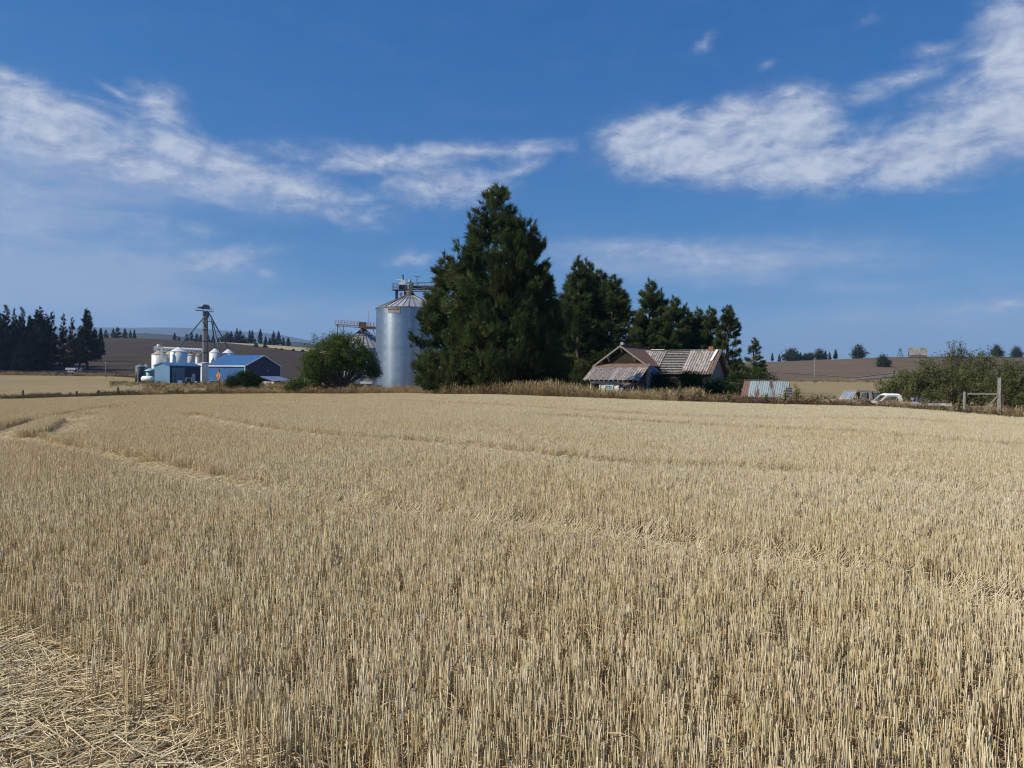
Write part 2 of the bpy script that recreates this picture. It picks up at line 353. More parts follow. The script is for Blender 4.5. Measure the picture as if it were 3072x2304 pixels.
MT = dict(
    soil=groundmat('field_soil', [(.20, .15, .09), (.30, .235, .145), (.40, .325, .205)], scales=(.1, 2.0, 30)),
    drygrass=groundmat('dry_grass_ground', [(.16, .12, .055), (.27, .205, .10), (.35, .28, .14)], scales=(.03, .4, 5)),
    goldfield=groundmat('far_stubble', [(.19, .145, .07), (.25, .195, .10), (.30, .24, .13)], scales=(.02, .2, 2), stripes=(R(80), .12, .10)),
    plough=groundmat('ploughed_earth', [(.034, .024, .016), (.049, .035, .024), (.070, .052, .037)], scales=(.008, .05, .5), stripes=(R(70), .03, .20)),
    ploughr=groundmat('ploughed_earth_warm', [(.095, .066, .043), (.125, .09, .06), (.16, .12, .082)], scales=(.008, .05, .5), stripes=(R(95), .03, .18)),
    shaded_soil=groundmat('shaded_dark_earth', [(.010, .009, .009), (.014, .013, .012), (.022, .02, .018)], scales=(.01, .08, .6)),  # dark earth with the wood's shade put into its colour
    green=groundmat('green_cover', [(.075, .10, .04), (.11, .14, .055), (.18, .17, .08)], scales=(.02, .2, 1.5)),
    golden=groundmat('golden_strip', [(.30, .24, .12), (.36, .29, .155), (.42, .34, .19)], scales=(.01, .1, 1)),
    vergem=groundmat('dusty_verge', [(.13, .10, .065), (.165, .128, .082), (.20, .155, .10)], scales=(.02, .1, 1)),
    roadm=groundmat('gravel_road', [(.11, .10, .09), (.14, .13, .12), (.18, .165, .15)], scales=(.05, .5, 6)),
    farland=groundmat('far_land', [(.06, .07, .06), (.10, .10, .08), (.16, .15, .11)], scales=(.0006, .003, .02)),
    mountain=groundmat('forested_mountain', [(.035, .05, .05), (.05, .065, .06), (.08, .09, .08)], scales=(.0003, .001, .006)),
    galv=surf('galvanised_steel', (.50, .54, .56), (.42, .46, .49), scale=1.2, rough=.27, metal=1.0, rnd=.06, stretch=(1, 1, .3)),
    galvroof=rustmat('galvanised_roof', (.50, .52, .52), (.38, .33, .27), rough=.5, metal=.5, amt=(.45, .75)),
    rust=surf('rusty_iron', (.135, .075, .055), (.085, .05, .04), rough=.85, scale=4),
    rustlight=surf('faded_red_paint', (.24, .165, .15), (.17, .105, .09), rough=.8, scale=5),
    white=surf('white_paint', (.78, .78, .76), (.68, .68, .65), rough=.5, scale=1.0),
    whiteold=surf('weathered_white_paint', (.66, .66, .63), (.46, .45, .41), rough=.7, scale=3, stretch=(1, 1, .4)),
    whitesteel=surf('white_steel', (.74, .75, .75), (.66, .67, .67), rough=.38, scale=.8, metal=.05),
    blue1=surf('blue_steel_siding', (.04, .125, .30), (.035, .11, .27), rough=.42, scale=.6),
    blue2=surf('pale_blue_siding', (.13, .24, .36), (.11, .21, .32), rough=.5, scale=.6),
    blue2r=surf('pale_blue_roofing', (.055, .15, .31), (.05, .13, .27), rough=.42, scale=.6),
    blueroof=surf('blue_roofing', (.055, .15, .33), (.05, .135, .30), rough=.35, scale=.5),
    darkblue_shade=surf('dark_shaded_blue_siding', (.012, .03, .09), (.01, .026, .075), rough=.5, scale=.6),  # dark blue that paints in the shade of walls facing off the sun
    bluegrey=surf('blue_grey_roofing', (.16, .19, .30), (.13, .16, .26), rough=.5, scale=.7),
    doorgrey=surf('grey_blue_door', (.13, .20, .27), (.11, .17, .24), rough=.5),
    teal=surf('teal_paint', (.10, .34, .40), (.08, .28, .33), rough=.5),
    tealpale=surf('pale_teal_roof', (.28, .52, .58), (.22, .44, .50), rough=.5),
    darktank=surf('dark_steel', (.045, .055, .07), (.035, .04, .05), rough=.6),
    black=surf('black_rubber', (.02, .02, .02), (.03, .03, .03), rough=.85),
    navy=surf('navy_machinery', (.02, .035, .07), (.015, .025, .05), rough=.5),
    spout=surf('teal_grey_pipe', (.05, .12, .16), (.04, .09, .12), rough=.5),
    legbrown=surf('leg_casing', (.14, .12, .12), (.10, .085, .085), rough=.7, scale=2),
    ladder=surf('pale_ladder', (.45, .48, .40), (.36, .38, .32), rough=.6),
    greym=surf('grey_metal', (.30, .31, .32), (.22, .23, .24), rough=.5, metal=.3, scale=3),
    tanpaint=surf('weathered_tan_paint', (.44, .40, .30), (.30, .24, .16), rough=.65, scale=4),
    rustroof=surf('rusted_cab_roof', (.16, .10, .075), (.24, .17, .13), rough=.8, scale=4),
    glassd=surf('dusty_glass', (.16, .20, .24), (.22, .26, .30), rough=.2, spec=.6),
    darkin=surf('dark_interior', (.02, .02, .018), (.03, .03, .025), rough=.9),
    wood=surf('grey_weathered_wood', (.27, .25, .22), (.16, .145, .125), rough=.9, scale=6, stretch=(4, 4, .5), bump=.4),
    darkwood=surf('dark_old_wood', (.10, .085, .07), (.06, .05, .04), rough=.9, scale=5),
    lath=surf('bare_roof_lath', (.40, .385, .36), (.22, .21, .20), rough=.9, scale=4, rnd=.25),
    mossy_shade=surf('shaded_mossy_gable', (.014, .013, .008), (.032, .025, .012), rough=.95, scale=2.5),  # mossy brown, darkened with the shadow of the gable overhang
    corr=rustmat('corrugated_sheet', (.37, .355, .335), (.19, .125, .09), rough=.65, metal=.1, amt=(.42, .64), rnd=.22),
    corrbrown=rustmat('rusted_sheet', (.15, .085, .06), (.20, .115, .08), rough=.8, metal=.1, amt=(.4, .6), rnd=.1),
    corrteal=rustmat('teal_rust_sheet', (.30, .35, .35), (.16, .075, .055), rough=.55, metal=.2, amt=(.58, .68), stretch=(1.6, .3, .3), scale=1.0, rnd=.12),
    brick=surf('old_brick', (.30, .13, .07), (.22, .09, .05), rough=.9, scale=8),
    concrete=surf('old_concrete', (.34, .33, .31), (.26, .25, .23), rough=.9),
    signy=surf('faded_amber_sign', (.45, .22, .03), (.38, .18, .03), rough=.5, scale=6),
    signr=surf('red_sign_mark', (.42, .05, .02), (.36, .04, .02), rough=.5),
    signplate=surf('faded_red_plate', (.30, .245, .24), (.24, .20, .20), rough=.6, scale=3),
    bark=surf('pine_bark', (.085, .06, .045), (.045, .033, .027), rough=.95, scale=6, stretch=(3, 3, .5)),
    bark2=surf('grey_bark', (.13, .115, .095), (.07, .06, .05), rough=.95, scale=6, stretch=(3, 3, .5)),
    barnroof=surf('weathered_barn_shingle', (.30, .275, .25), (.15, .13, .115), rough=.9, scale=1.2, rnd=.35),
    barnwall=surf('barn_board', (.15, .095, .08), (.10, .07, .06), rough=.9, scale=2, rnd=.15),
    window=surf('teal_window', (.22, .38, .40), (.16, .30, .33), rough=.3),
    pine=leafmat('pine_needles', (.026, .050, .020), (.12, .15, .05), trans=.22, brown=(.085, .052, .022)),
    pinefar=leafmat('distant_needles', (.018, .030, .018), (.045, .062, .034), trans=.12, brown=(.06, .036, .026)),
    apple=leafmat('apple_leaves', (.036, .065, .016), (.12, .165, .040), trans=.3, brown=(.10, .09, .03)),
    shrub=leafmat('hawthorn_leaves', (.056, .076, .029), (.165, .18, .070), trans=.3, brown=(.14, .095, .045)),
    darkleaf=leafmat('lilac_leaves', (.016, .034, .012), (.045, .075, .024), trans=.3, brown=(.05, .045, .02)),
    mullein=leafmat('mullein_leaves', (.13, .14, .06), (.26, .25, .11), trans=.25, brown=(.20, .14, .06)),
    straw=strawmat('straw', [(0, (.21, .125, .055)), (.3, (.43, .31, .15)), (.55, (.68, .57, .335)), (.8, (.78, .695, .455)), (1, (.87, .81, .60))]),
    drystem=strawmat('dry_grass', [(0, (.12, .085, .04)), (.4, (.28, .205, .095)), (.75, (.40, .31, .15)), (1, (.50, .41, .22))], trans=.25),
    weed=strawmat('dry_weed', [(0, (.055, .04, .022)), (.4, (.14, .085, .045)), (.75, (.24, .155, .075)), (1, (.30, .22, .11))], trans=.25),
    greenweed=strawmat('green_weed', [(0, (.04, .055, .02)), (.5, (.09, .105, .035)), (1, (.20, .19, .07))], trans=.3),
)

# ------------------------------------------------------------------ the setting
def sheet(name, alist, y0f, y1f, nrow, mat, lift=0.0, geo=True, label=None):
    A = np.asarray(alist); nA = len(A)
    t = np.linspace(0, 1, nrow)[:, None]
    Y0, Y1 = y0f(A)[None, :], y1f(A)[None, :]
    Y = np.exp(np.log(Y0) * (1 - t) + np.log(Y1) * t) if geo else Y0 * (1 - t) + Y1 * t
    X = A[None, :] * Y; Z = T(X, Y) + lift * np.maximum(1, Y / 100)
    v = np.stack([X, Y, Z], -1).reshape(-1, 3)
    i, j = np.meshgrid(np.arange(nrow - 1), np.arange(nA - 1), indexing='ij')
    k = (i * nA + j).ravel(); f = np.stack([k, k + 1, k + nA + 1, k + nA], 1)
    o = obj(name, rawmesh(name, v, f, mat, sm=True)); tag(o, kind='structure')
    if label: o['label'] = label
    return o
FA = np.linspace(-1.5, 1.5, 241)
# field under the stubble: also reaches behind and beside the camera
nrow = 160
Tt = np.linspace(0, 1, nrow)[:, None]; ye = yedge(np.clip(FA, EA[0], EA[-1]))[None, :]
Yf = -30 + (ye + 30) * Tt ** 1.0
W = np.where(Yf < 12, (Yf + 60) / 72 * 12 + 20 * (1 - (Yf + 30) / 42), Yf)
Xf = FA[None, :] * np.maximum(W, np.maximum(Yf, 0))
Zf = T(Xf, Yf)
idx = (np.arange(nrow - 1)[:, None] * 241 + np.arange(240)[None, :]).ravel()
tag(obj('stubble_field', rawmesh('stubble_field', np.stack([Xf, Yf, Zf], -1).reshape(-1, 3), np.stack([idx, idx + 1, idx + 242, idx + 241], 1), MT['soil'], sm=True)), kind='structure',
    label='harvested pale wheat field with wheel tracks')
sheet('ground', FA, lambda a: yedge(np.clip(a, EA[0], EA[-1])), lambda a: a * 0 + 12000, 260, MT['drygrass'])
def curve(pts):                       # (u, Y) pairs -> function of direction a
    aa = np.array([a_of(u) for u, _ in pts]); yy = np.array([y for _, y in pts], float)
    return lambda a: np.exp(np.interp(a, aa, np.log(yy)))
def curvev(pts):                      # (u, v) pixel pairs on the ground
    return curve([(u, hit(u, v).y) for u, v in pts])
def au(u0, u1, n): return np.linspace(a_of(u0), a_of(u1), n)
sheet('far_field', au(-420, 540, 90), curve([(-420, 108), (0, 106), (430, 104), (540, 103)]), curve([(-420, 288), (0, 285), (240, 281), (330, 232), (430, 160), (540, 106)]), 40, MT['goldfield'], .03, label='tan stubble field beyond the post line')
sheet('grass_strip', au(330, 620, 40), curve([(330, 196), (620, 160)]), curve([(330, 214), (450, 212), (620, 204)]), 8, MT['green'], .06)
sheet('ploughed_hill', au(-420, 1180, 160), curve([(-420, 300), (300, 296), (430, 262), (880, 250), (1180, 230)]), curve([(-420, 925), (300, 905), (430, 848), (700, 770), (760, 745), (880, 690), (1180, 640)]), 60, MT['plough'], .05, label='dark ploughed hillside behind the grain bins')
sheet('dark_ground', au(-420, 420, 60), curve([(-420, 301), (300, 298), (420, 275)]), curve([(-420, 420), (250, 380), (420, 292)]), 14, MT['shaded_soil'], .09)  # dark earth before the wood, its shadow band painted in
sheet('golden_field', au(640, 1100, 60), curve([(640, 792), (700, 775), (760, 750), (880, 695), (1100, 650)]), curve([(640, 800), (700, 800), (760, 800), (880, 790), (1100, 760)]), 14, MT['golden'], .07)
sheet('tan_field', au(2050, 3400, 70), curve([(2050, 75), (2650, 62), (3400, 62)]), curve([(2050, 285), (2450, 290), (2700, 285), (3400, 280)]), 40, MT['goldfield'], .03)
sheet('ploughed_slope', au(1700, 3500, 120), curve([(1700, 310), (2450, 305), (2600, 302), (2680, 330), (3500, 330)]), curve([(1700, 690), (2250, 690), (2430, 690), (2500, 655), (2600, 640), (2700, 640), (3500, 640)]), 50, MT['ploughr'], .05, label='brown ploughed hillside under the far trees')
sheet('green_slope', au(2440, 3300, 60), curve([(2440, 636), (2520, 610), (2640, 590), (3300, 590)]), curve([(2440, 640), (2520, 655), (2640, 668), (3300, 690)]), 14, MT['green'], .12)
sheet('road', au(2470, 3300, 50), curve([(2470, 300), (2560, 308), (2672, 330), (3300, 360)]), curve([(2470, 301), (2560, 316), (2672, 352), (3300, 395)]), 8, MT['roadm'], .09)
sheet('verge', au(2300, 3300, 60), curve([(2300, 392), (2440, 352), (2560, 322), (2672, 360), (3300, 410)]), curve([(2300, 398), (2440, 357), (2560, 328), (2672, 372), (3300, 425)]), 5, MT['vergem'], .10)
# far hills
def ridge(name, Y, pts, depth, mat, seed):
    r = np.random.default_rng(seed); u = np.linspace(-700, 3700, 160)
    vt = np.interp(u, [p[0] for p in pts], [p[1] for p in pts]) + np.convolve(r.normal(0, 5, 160), np.hanning(9) / 4.5, 'same')
    V_, Fc = [], []
    rows = [(-.5, 0.0), (-.25, .45), (-.1, .8), (0, 1.0), (.15, .85), (.5, 0)]
    for q, h in rows:
        for uu, vv in zip(u, vt):
            p = P(uu, vv, Y); yy = Y + q * depth; V_.append((p.x * yy / Y, yy, -40 + (p.z + 40) * h))
    nA = len(u)
    for i in range(len(rows) - 1):
        for j in range(nA - 1): k = i * nA + j; Fc.append((k, k + 1, k + nA + 1, k + nA))
    o = obj(name, rawmesh(name, np.array(V_), np.array(Fc), mat, sm=True)); tag(o, kind='structure')
ridge('hills', 2200, [(-700, 1004), (300, 1004), (430, 1000), (530, 1006), (620, 1022), (760, 1030), (900, 1028), (1000, 1045), (1300, 1090), (3700, 1130)], 1500, MT['mountain'], 3)
ridge('mountains', 9000, [(-700, 985), (250, 987), (420, 983), (560, 986), (700, 994), (860, 1004), (960, 1022), (1200, 1075), (1500, 1110), (3700, 1125)], 3000, MT['mountain'], 5)

# ------------------------------------------------------------------ scattering (stubble, grass): one object each, geometry-node instances
def scatter(name, pts, rot, scl, idx, protos, label, cat):
    me = bpy.data.meshes.new(name); n = len(pts)
    me.vertices.add(n); me.vertices.foreach_set('co', np.asarray(pts, np.float32).ravel())
    for nm, ty, key, arr in (('rot', 'FLOAT_VECTOR', 'vector', rot), ('scl', 'FLOAT_VECTOR', 'vector', scl), ('idx', 'INT', 'value', idx)):
        a = me.attributes.new(nm, ty, 'POINT'); a.data.foreach_set(key, np.ascontiguousarray(arr, np.int32 if ty == 'INT' else np.float32).ravel())
    c = bpy.data.collections.new(name + '_pieces')
    for i, pm in enumerate(protos): c.objects.link(bpy.data.objects.new('%s_piece_%02d' % (name, i), pm))
    o = obj(name, me); tag(o, label, cat, kind='stuff')
    g = bpy.data.node_groups.new(name, 'GeometryNodeTree')
    g.interface.new_socket('Geometry', in_out='INPUT', socket_type='NodeSocketGeometry')
    g.interface.new_socket('Geometry', in_out='OUTPUT', socket_type='NodeSocketGeometry')
    gi = g.nodes.new('NodeGroupInput'); go = g.nodes.new('NodeGroupOutput')
    ip = g.nodes.new('GeometryNodeInstanceOnPoints'); ci = g.nodes.new('GeometryNodeCollectionInfo')
    ci.inputs['Collection'].default_value = c; ci.inputs['Separate Children'].default_value = True; ci.inputs['Reset Children'].default_value = True
    def na(nm, ty):
        a = g.nodes.new('GeometryNodeInputNamedAttribute'); a.data_type = ty; a.inputs[0].default_value = nm
        return [s for s in a.outputs if s.enabled][0]
    g.links.new(gi.outputs[0], ip.inputs['Points']); g.links.new(ci.outputs[0], ip.inputs['Instance'])
    ip.inputs['Pick Instance'].default_value = True
    g.links.new(na('idx', 'INT'), ip.inputs['Instance Index'])
    er = g.nodes.new('FunctionNodeEulerToRotation'); g.links.new(na('rot', 'FLOAT_VECTOR'), er.inputs[0]); g.links.new(er.outputs[0], ip.inputs['Rotation'])
    g.links.new(na('scl', 'FLOAT_VECTOR'), ip.inputs['Scale'])
    g.links.new(ip.outputs[0], go.inputs[0])
    md = o.modifiers.new('scatter', 'NODES'); md.node_group = g
    return o

def stems(r, base, d, L, w, col, bend=0.0, sides=3, seg=1, taper=.85):
    # many thin stems at once: base (n,3), direction (n,3), length, width -> prisms
    n = len(base); d = d / np.linalg.norm(d, axis=1, keepdims=True)
    ref = np.where(np.abs(d[:, 2:3]) < .9, np.array([[0, 0, 1.0]]), np.array([[1.0, 0, 0]]))
    a = np.cross(d, ref); a /= np.linalg.norm(a, axis=1, keepdims=True); b = np.cross(d, a)
    ph = r.uniform(0, 6.28, n)
    bd = (a * np.cos(ph)[:, None] + b * np.sin(ph)[:, None]) * np.asarray(bend).reshape(-1, 1) * L[:, None]
    rows = []
    for s in range(seg + 1):
        t = s / seg
        c = base + d * (L * t)[:, None] + bd * t * t
        rr = (w / 2 * (1 + (taper - 1) * t))[:, None]
        for k in range(sides):
            q = ph + k * 2 * math.pi / sides
            rows.append(c + (a * np.cos(q)[:, None] + b * np.sin(q)[:, None]) * rr)
    nv = len(rows); v = np.stack(rows, 1).reshape(-1, 3)
    f = []
    for s in range(seg):
        for k in range(sides):
            f.append((s * sides + k, s * sides + (k + 1) % sides, (s + 1) * sides + (k + 1) % sides, (s + 1) * sides + k))
    f = np.array(f)
    F_ = (f[None] + (np.arange(n) * nv)[:, None, None]).reshape(-1, 4)
    tz = np.repeat(np.linspace(0, 1, seg + 1), sides)
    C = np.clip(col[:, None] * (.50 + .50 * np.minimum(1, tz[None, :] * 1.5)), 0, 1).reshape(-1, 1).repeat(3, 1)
    return v, F_, C
def blades(r, base, d, L, w, col, droop):
    # flat bent blades, 2 quads each
    n = len(base); d = d / np.linalg.norm(d, axis=1, keepdims=True)
    s = np.cross(d, r.normal(0, 1, (n, 3))); s /= np.linalg.norm(s, axis=1, keepdims=True)
    out = d.copy(); out[:, 2] = 0; out /= np.linalg.norm(out, axis=1, keepdims=True) + 1e-6
    rows = []
    for t, ww in ((0, 1.0), (.55, .8), (1.0, .18)):
        c = base + d * (L * t)[:, None] + (out * .7 + np.array([[0, 0, -.75]])) * (droop * L * t * t)[:, None]
        rows += [c - s * (w * ww / 2)[:, None], c + s * (w * ww / 2)[:, None]]
    v = np.stack(rows, 1).reshape(-1, 3)
    f = np.array([(0, 1, 3, 2), (2, 3, 5, 4)]); F_ = (f[None] + (np.arange(n) * 6)[:, None, None]).reshape(-1, 4)
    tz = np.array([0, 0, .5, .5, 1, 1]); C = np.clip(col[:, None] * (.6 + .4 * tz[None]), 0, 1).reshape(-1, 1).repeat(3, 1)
    return v, F_, C
def joinraw(parts):
    V_, F_, C_, o = [], [], [], 0
    for v, f, c in parts: V_.append(v); F_.append(f + o); C_.append(c); o += len(v)
    return np.concatenate(V_), np.concatenate(F_), np.concatenate(C_)

def stub_tuft(seed, n=26, rad=.16, h=.265, w=.0046, lean=.06):
    r = np.random.default_rng(seed)
    npl = max(2, n // 3); pl = r.uniform(-rad, rad, (npl, 2)); k = r.integers(0, npl, n)
    base = np.c_[pl[k] + r.normal(0, .018, (n, 2)), np.full(n, -.02)]
    d = np.c_[r.normal(0, lean, (n, 2)), np.ones(n)]
    L = h * r.uniform(.84, 1.08, n) * np.where(r.random(n) < .10, .5, 1)
    parts = [stems(r, base, d, L, w * r.uniform(.75, 1.25, n), r.uniform(.42, 1.0, n), bend=r.uniform(0, .05, n), seg=2, taper=.95)]
    m_ = int(n * .9)                      # leaf shreds hanging on the stems
    k = r.integers(0, n, m_); b2 = base[k] + d[k] * (L[k] * r.uniform(.1, .7, m_))[:, None]
    parts.append(blades(r, b2, np.c_[r.normal(0, .6, (m_, 2)), r.uniform(.1, .9, m_)], r.uniform(.05, .14, m_), r.uniform(.004, .009, m_), r.uniform(.1, .6, m_), r.uniform(.3, .9, m_)))
    m_ = n // 3                           # fallen bits
    parts.append(stems(r, np.c_[r.uniform(-rad, rad, (m_, 2)), r.uniform(.01, .05, m_)], np.c_[r.normal(0, 1, (m_, 2)), r.normal(.05, .12, m_)], r.uniform(.06, .2, m_), np.full(m_, .0045), r.uniform(.4, 1.0, m_)))
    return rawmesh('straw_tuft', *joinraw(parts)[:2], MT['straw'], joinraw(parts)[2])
def flat_tuft(seed, n=20, rad=.15, h=.27, elev=(.02, .32), w=.005):
    r = np.random.default_rng(seed)
    base = np.c_[r.uniform(-rad, rad, (n, 2)), r.uniform(0, .035, n)]
    ang = r.normal(.35, .75, n); ang = np.where(r.random(n) < .3, r.uniform(0, 6.28, n), ang); e = r.uniform(*elev, n)
    d = np.c_[np.cos(ang) * np.cos(e), np.sin(ang) * np.cos(e), np.sin(e)]
    p = [stems(r, base, d, h * r.uniform(.6, 1.15, n), w * r.uniform(.8, 1.2, n), r.uniform(.55, 1.0, n), bend=r.uniform(0, .10, n), seg=2, taper=.95)]
    m_ = n // 2
    p.append(blades(r, np.c_[r.uniform(-rad, rad, (m_, 2)), r.uniform(0, .04, m_)], np.c_[r.normal(0, 1, (m_, 2)), r.uniform(0, .4, m_)], r.uniform(.06, .18, m_), r.uniform(.005, .01, m_), r.uniform(.2, .8, m_), r.uniform(.1, .6, m_)))
    J = joinraw(p); return rawmesh('straw_tuft', J[0], J[1], MT['straw'], J[2])
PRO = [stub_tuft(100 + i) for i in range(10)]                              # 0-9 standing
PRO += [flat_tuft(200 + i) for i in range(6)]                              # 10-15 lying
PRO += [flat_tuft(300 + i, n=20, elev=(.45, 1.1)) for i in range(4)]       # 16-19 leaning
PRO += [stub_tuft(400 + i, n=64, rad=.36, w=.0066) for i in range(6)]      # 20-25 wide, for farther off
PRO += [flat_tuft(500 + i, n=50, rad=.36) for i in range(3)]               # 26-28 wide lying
# wheel tracks, traced on the ground
TRK = [([(40, 1322), (100, 1338), (150, 1346), (222, 1364), (342, 1392), (481, 1426), (611, 1456), (722, 1482), (925, 1516), (1185, 1570), (1400, 1594), (1620, 1612), (1900, 1660), (2164, 1712), (2557, 1748), (2835, 1810), (3066, 1885), (3300, 1960)], .95, .58),
       ([(-90, 1345), (40, 1316), (62, 1300), (100, 1284), (160, 1264), (235, 1244), (300, 1228), (420, 1212), (560, 1204)], 2.0, 1.3),
       ([(205, 1312), (222, 1288), (248, 1266), (285, 1247), (350, 1230), (450, 1217)], 1.5, 1.1),
       ([(555, 1252), (648, 1275), (787, 1298), (926, 1317), (1092, 1331), (1278, 1346), (1463, 1369), (1694, 1393), (1907, 1416), (2187, 1428), (2603, 1460), (2974, 1501), (3300, 1535)], 1.2, 1.1),
       ([(1222, 1209), (1509, 1224), (1694, 1240), (1850, 1249), (2018, 1258), (2400, 1268), (3100, 1292)], 1.8, 1.6),
       ([(1640, 1258), (1740, 1265), (2018, 1284), (2187, 1294), (2511, 1312), (2835, 1340), (3066, 1352), (3300, 1364)], 1.7, 1.5)]
SEG = []
for pts, w0, w1 in TRK:
    g = [hit(u, v) for u, v in pts]
    SEG += [(p.x, p.y, q.x, q.y, (w0 + (w1 - w0) * i / len(g)) / 2) for i, (p, q) in enumerate(zip(g[:-1], g[1:]))]
SEG = np.array(SEG)
def track_dist(x, y):                    # signed: distance to nearest track centre minus its half width, and which side
    best = np.full(len(x), 9.0); side = np.zeros(len(x))
    wob = .09 * np.sin(x * 1.7 + y * .9) + .07 * np.sin(x * 4.1 - y * 2.3)
    for ax, ay, bx, by, hw in SEG:
        t = np.clip(((x - ax) * (bx - ax) + (y - ay) * (by - ay)) / ((bx - ax) ** 2 + (by - ay) ** 2), 0, 1)
        ex, ey = x - ax - t * (bx - ax), y - ay - t * (by - ay)
        d = np.hypot(ex, ey) - hw * (1 + wob * 2); k = d < best; best = np.where(k, d, best); side = np.where(k, ey, side)
    return best, side
# trampled corner
TR = np.array([(hit(u, v).x, hit(u, v).y) for u, v in [(-500, 1850), (0, 1880), (100, 1918), (230, 1965), (390, 2062), (450, 2132), (620, 2205), (780, 2290), (860, 2420), (900, 2800)]])
def inpoly(x, y, poly):
    c = np.zeros(len(x), bool); n = len(poly)
    for i in range(n):
        (x0, y0), (x1, y1) = poly[i], poly[i - 1]
        k = ((y0 > y) != (y1 > y)) & (x < (x1 - x0) * (y - y0) / (y1 - y0 + 1e-12) + x0); c ^= k
    return c
trpoly = np.concatenate([TR, [[TR[0][0] - 3, TR[-1][1]]]])
def fieldpts(y0, y1, dens, aw=.86, xm=2.0):
    X, Y = [], []
    n = int((aw * (y1 + y0) + 2 * xm) * (y1 - y0) * dens)
    s = 1 / math.sqrt(dens)
    gy = np.arange(y0, y1, s); gx = np.arange(-(aw * y1 + xm), aw * y1 + xm, s)
    X, Y = np.meshgrid(gx, gy); X = X.ravel() + rng.uniform(-.55, .55, X.size) * s; Y = Y.ravel() + rng.uniform(-.55, .55, Y.size) * s
    k = (np.abs(X) < aw * Y + xm) & (Y < yedge(np.clip(X / np.maximum(Y, .5), EA[0], EA[-1])) - .1) & (Y > y0) & (Y < y1)
    return X[k], Y[k]
def wave(x, y): return np.sin(x * .31 + 1.3) * np.sin(y * .23 + .4) + .6 * np.sin(x * .83 + y * .57) + .4 * np.sin(x * 1.9 - y * 1.3)
XS, YSc, IX, SC, RO = [], [], [], [], []
for y0, y1, dens, wide in ((1.1, 9, 44, False), (9, 20, 36, False), (20, 40, 26, False), (40, 108, 6.0, True)):
    x, y = fieldpts(y0, y1, dens); n = len(x)
    td, side = track_dist(x, y)
    inside = td < 0
    if y0 < 2: inside |= inpoly(x + rng.normal(0, .05, n), y + rng.normal(0, .05, n), trpoly)
    rim = (~inside) & (td < .16) & (side > 0) & (rng.random(n) < .5)
    if wide:
        ix = np.where(inside, 26 + rng.integers(0, 3, n), 20 + rng.integers(0, 6, n))
    else:
        ix = np.where(inside, 10 + rng.integers(0, 6, n), np.where(rim, 16 + rng.integers(0, 4, n), rng.integers(0, 10, n)))
    soft = (td < 0) & (x > -3.2) & (y < 12.5) & (y > 3.8) & (not wide)          # bent over rather than crushed
    pick = rng.random(n); ix = np.where(soft & (pick < .30), 16 + rng.integers(0, 4, n), np.where(soft & (pick < .42), rng.integers(0, 10, n), ix))
    gap = (~inside) & (rng.random(n) < (.05 if not wide else .02)); ix = np.where(gap & (not wide), 10 + rng.integers(0, 6, n), ix)
    h = 1 + .055 * wave(x, y) + rng.normal(0, .045, n)
    sc = np.stack([np.ones(n), np.ones(n), np.clip(h, .7, 1.35)], 1)
    if wide: sc[:, :2] *= 1.15
    rz = np.where(ix < 10, rng.uniform(0, 6.28, n), np.where(ix < 20, rng.normal(0, .55, n), rng.uniform(0, 6.28, n)))
    XS.append(x); YSc.append(y); IX.append(ix); SC.append(sc); RO.append(np.stack([rng.normal(0, .03, n), rng.normal(0, .03, n), rz], 1))
# dense standing edge along the outer side of the turning lanes
for pts, w0, w1 in TRK[1:3]:
    g = [hit(u, v) for u, v in pts]
    for p, q in zip(g[:-1], g[1:]):
        if p.y > 34: break
        Ls = (q - p).length; n = int(Ls * .55 * 75); t_ = rng.random(n); nx, ny = -(q.y - p.y) / Ls, (q.x - p.x) / Ls
        if nx > 0: nx, ny = -nx, -ny
        o_ = w0 / 2 + .02 + rng.random(n) * .55; x = p.x + (q.x - p.x) * t_ + nx * o_; y = p.y + (q.y - p.y) * t_ + ny * o_
        XS.append(x); YSc.append(y); IX.append(rng.integers(0, 10, n)); SC.append(np.stack([np.ones(n), np.ones(n), rng.uniform(1.3, 1.6, n)], 1)); RO.append(np.stack([np.zeros(n), np.zeros(n), rng.uniform(0, 6.28, n)], 1))
XS, YSc, IX, SC, RO = map(np.concatenate, (XS, YSc, IX, SC, RO))
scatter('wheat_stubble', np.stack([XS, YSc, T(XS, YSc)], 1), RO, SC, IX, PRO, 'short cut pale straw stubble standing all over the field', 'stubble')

def grass_tuft(seed, mat, n=46, rad=.28, h=.9, w=.012, spread=.22, plume=True):
    r = np.random.default_rng(seed)
    base = np.c_[r.normal(0, rad / 2, (n, 2)), np.full(n, -.03)]
    d = np.c_[base[:, :2] * spread / rad * 1.2 + r.normal(0, .14, (n, 2)), np.ones(n)]
    L = h * r.uniform(.45, 1.1, n)
    p = [blades(r, base, d, L, w * r.uniform(.7, 1.3, n), r.uniform(.25, .9, n), r.uniform(.02, .28, n))]
    if plume:
        k = r.random(n) < .4; m_ = k.sum()
        dd = d[k] / np.linalg.norm(d[k], axis=1, keepdims=True)
        p.append(blades(r, base[k] + dd * (L[k] * .8)[:, None], dd + r.normal(0, .12, (m_, 3)), r.uniform(.12, .26, m_), r.uniform(.02, .04, m_), r.uniform(.7, 1.0, m_), r.uniform(.1, .4, m_)))
    J = joinraw(p); return rawmesh('grass_tuft', J[0], J[1], mat, J[2])
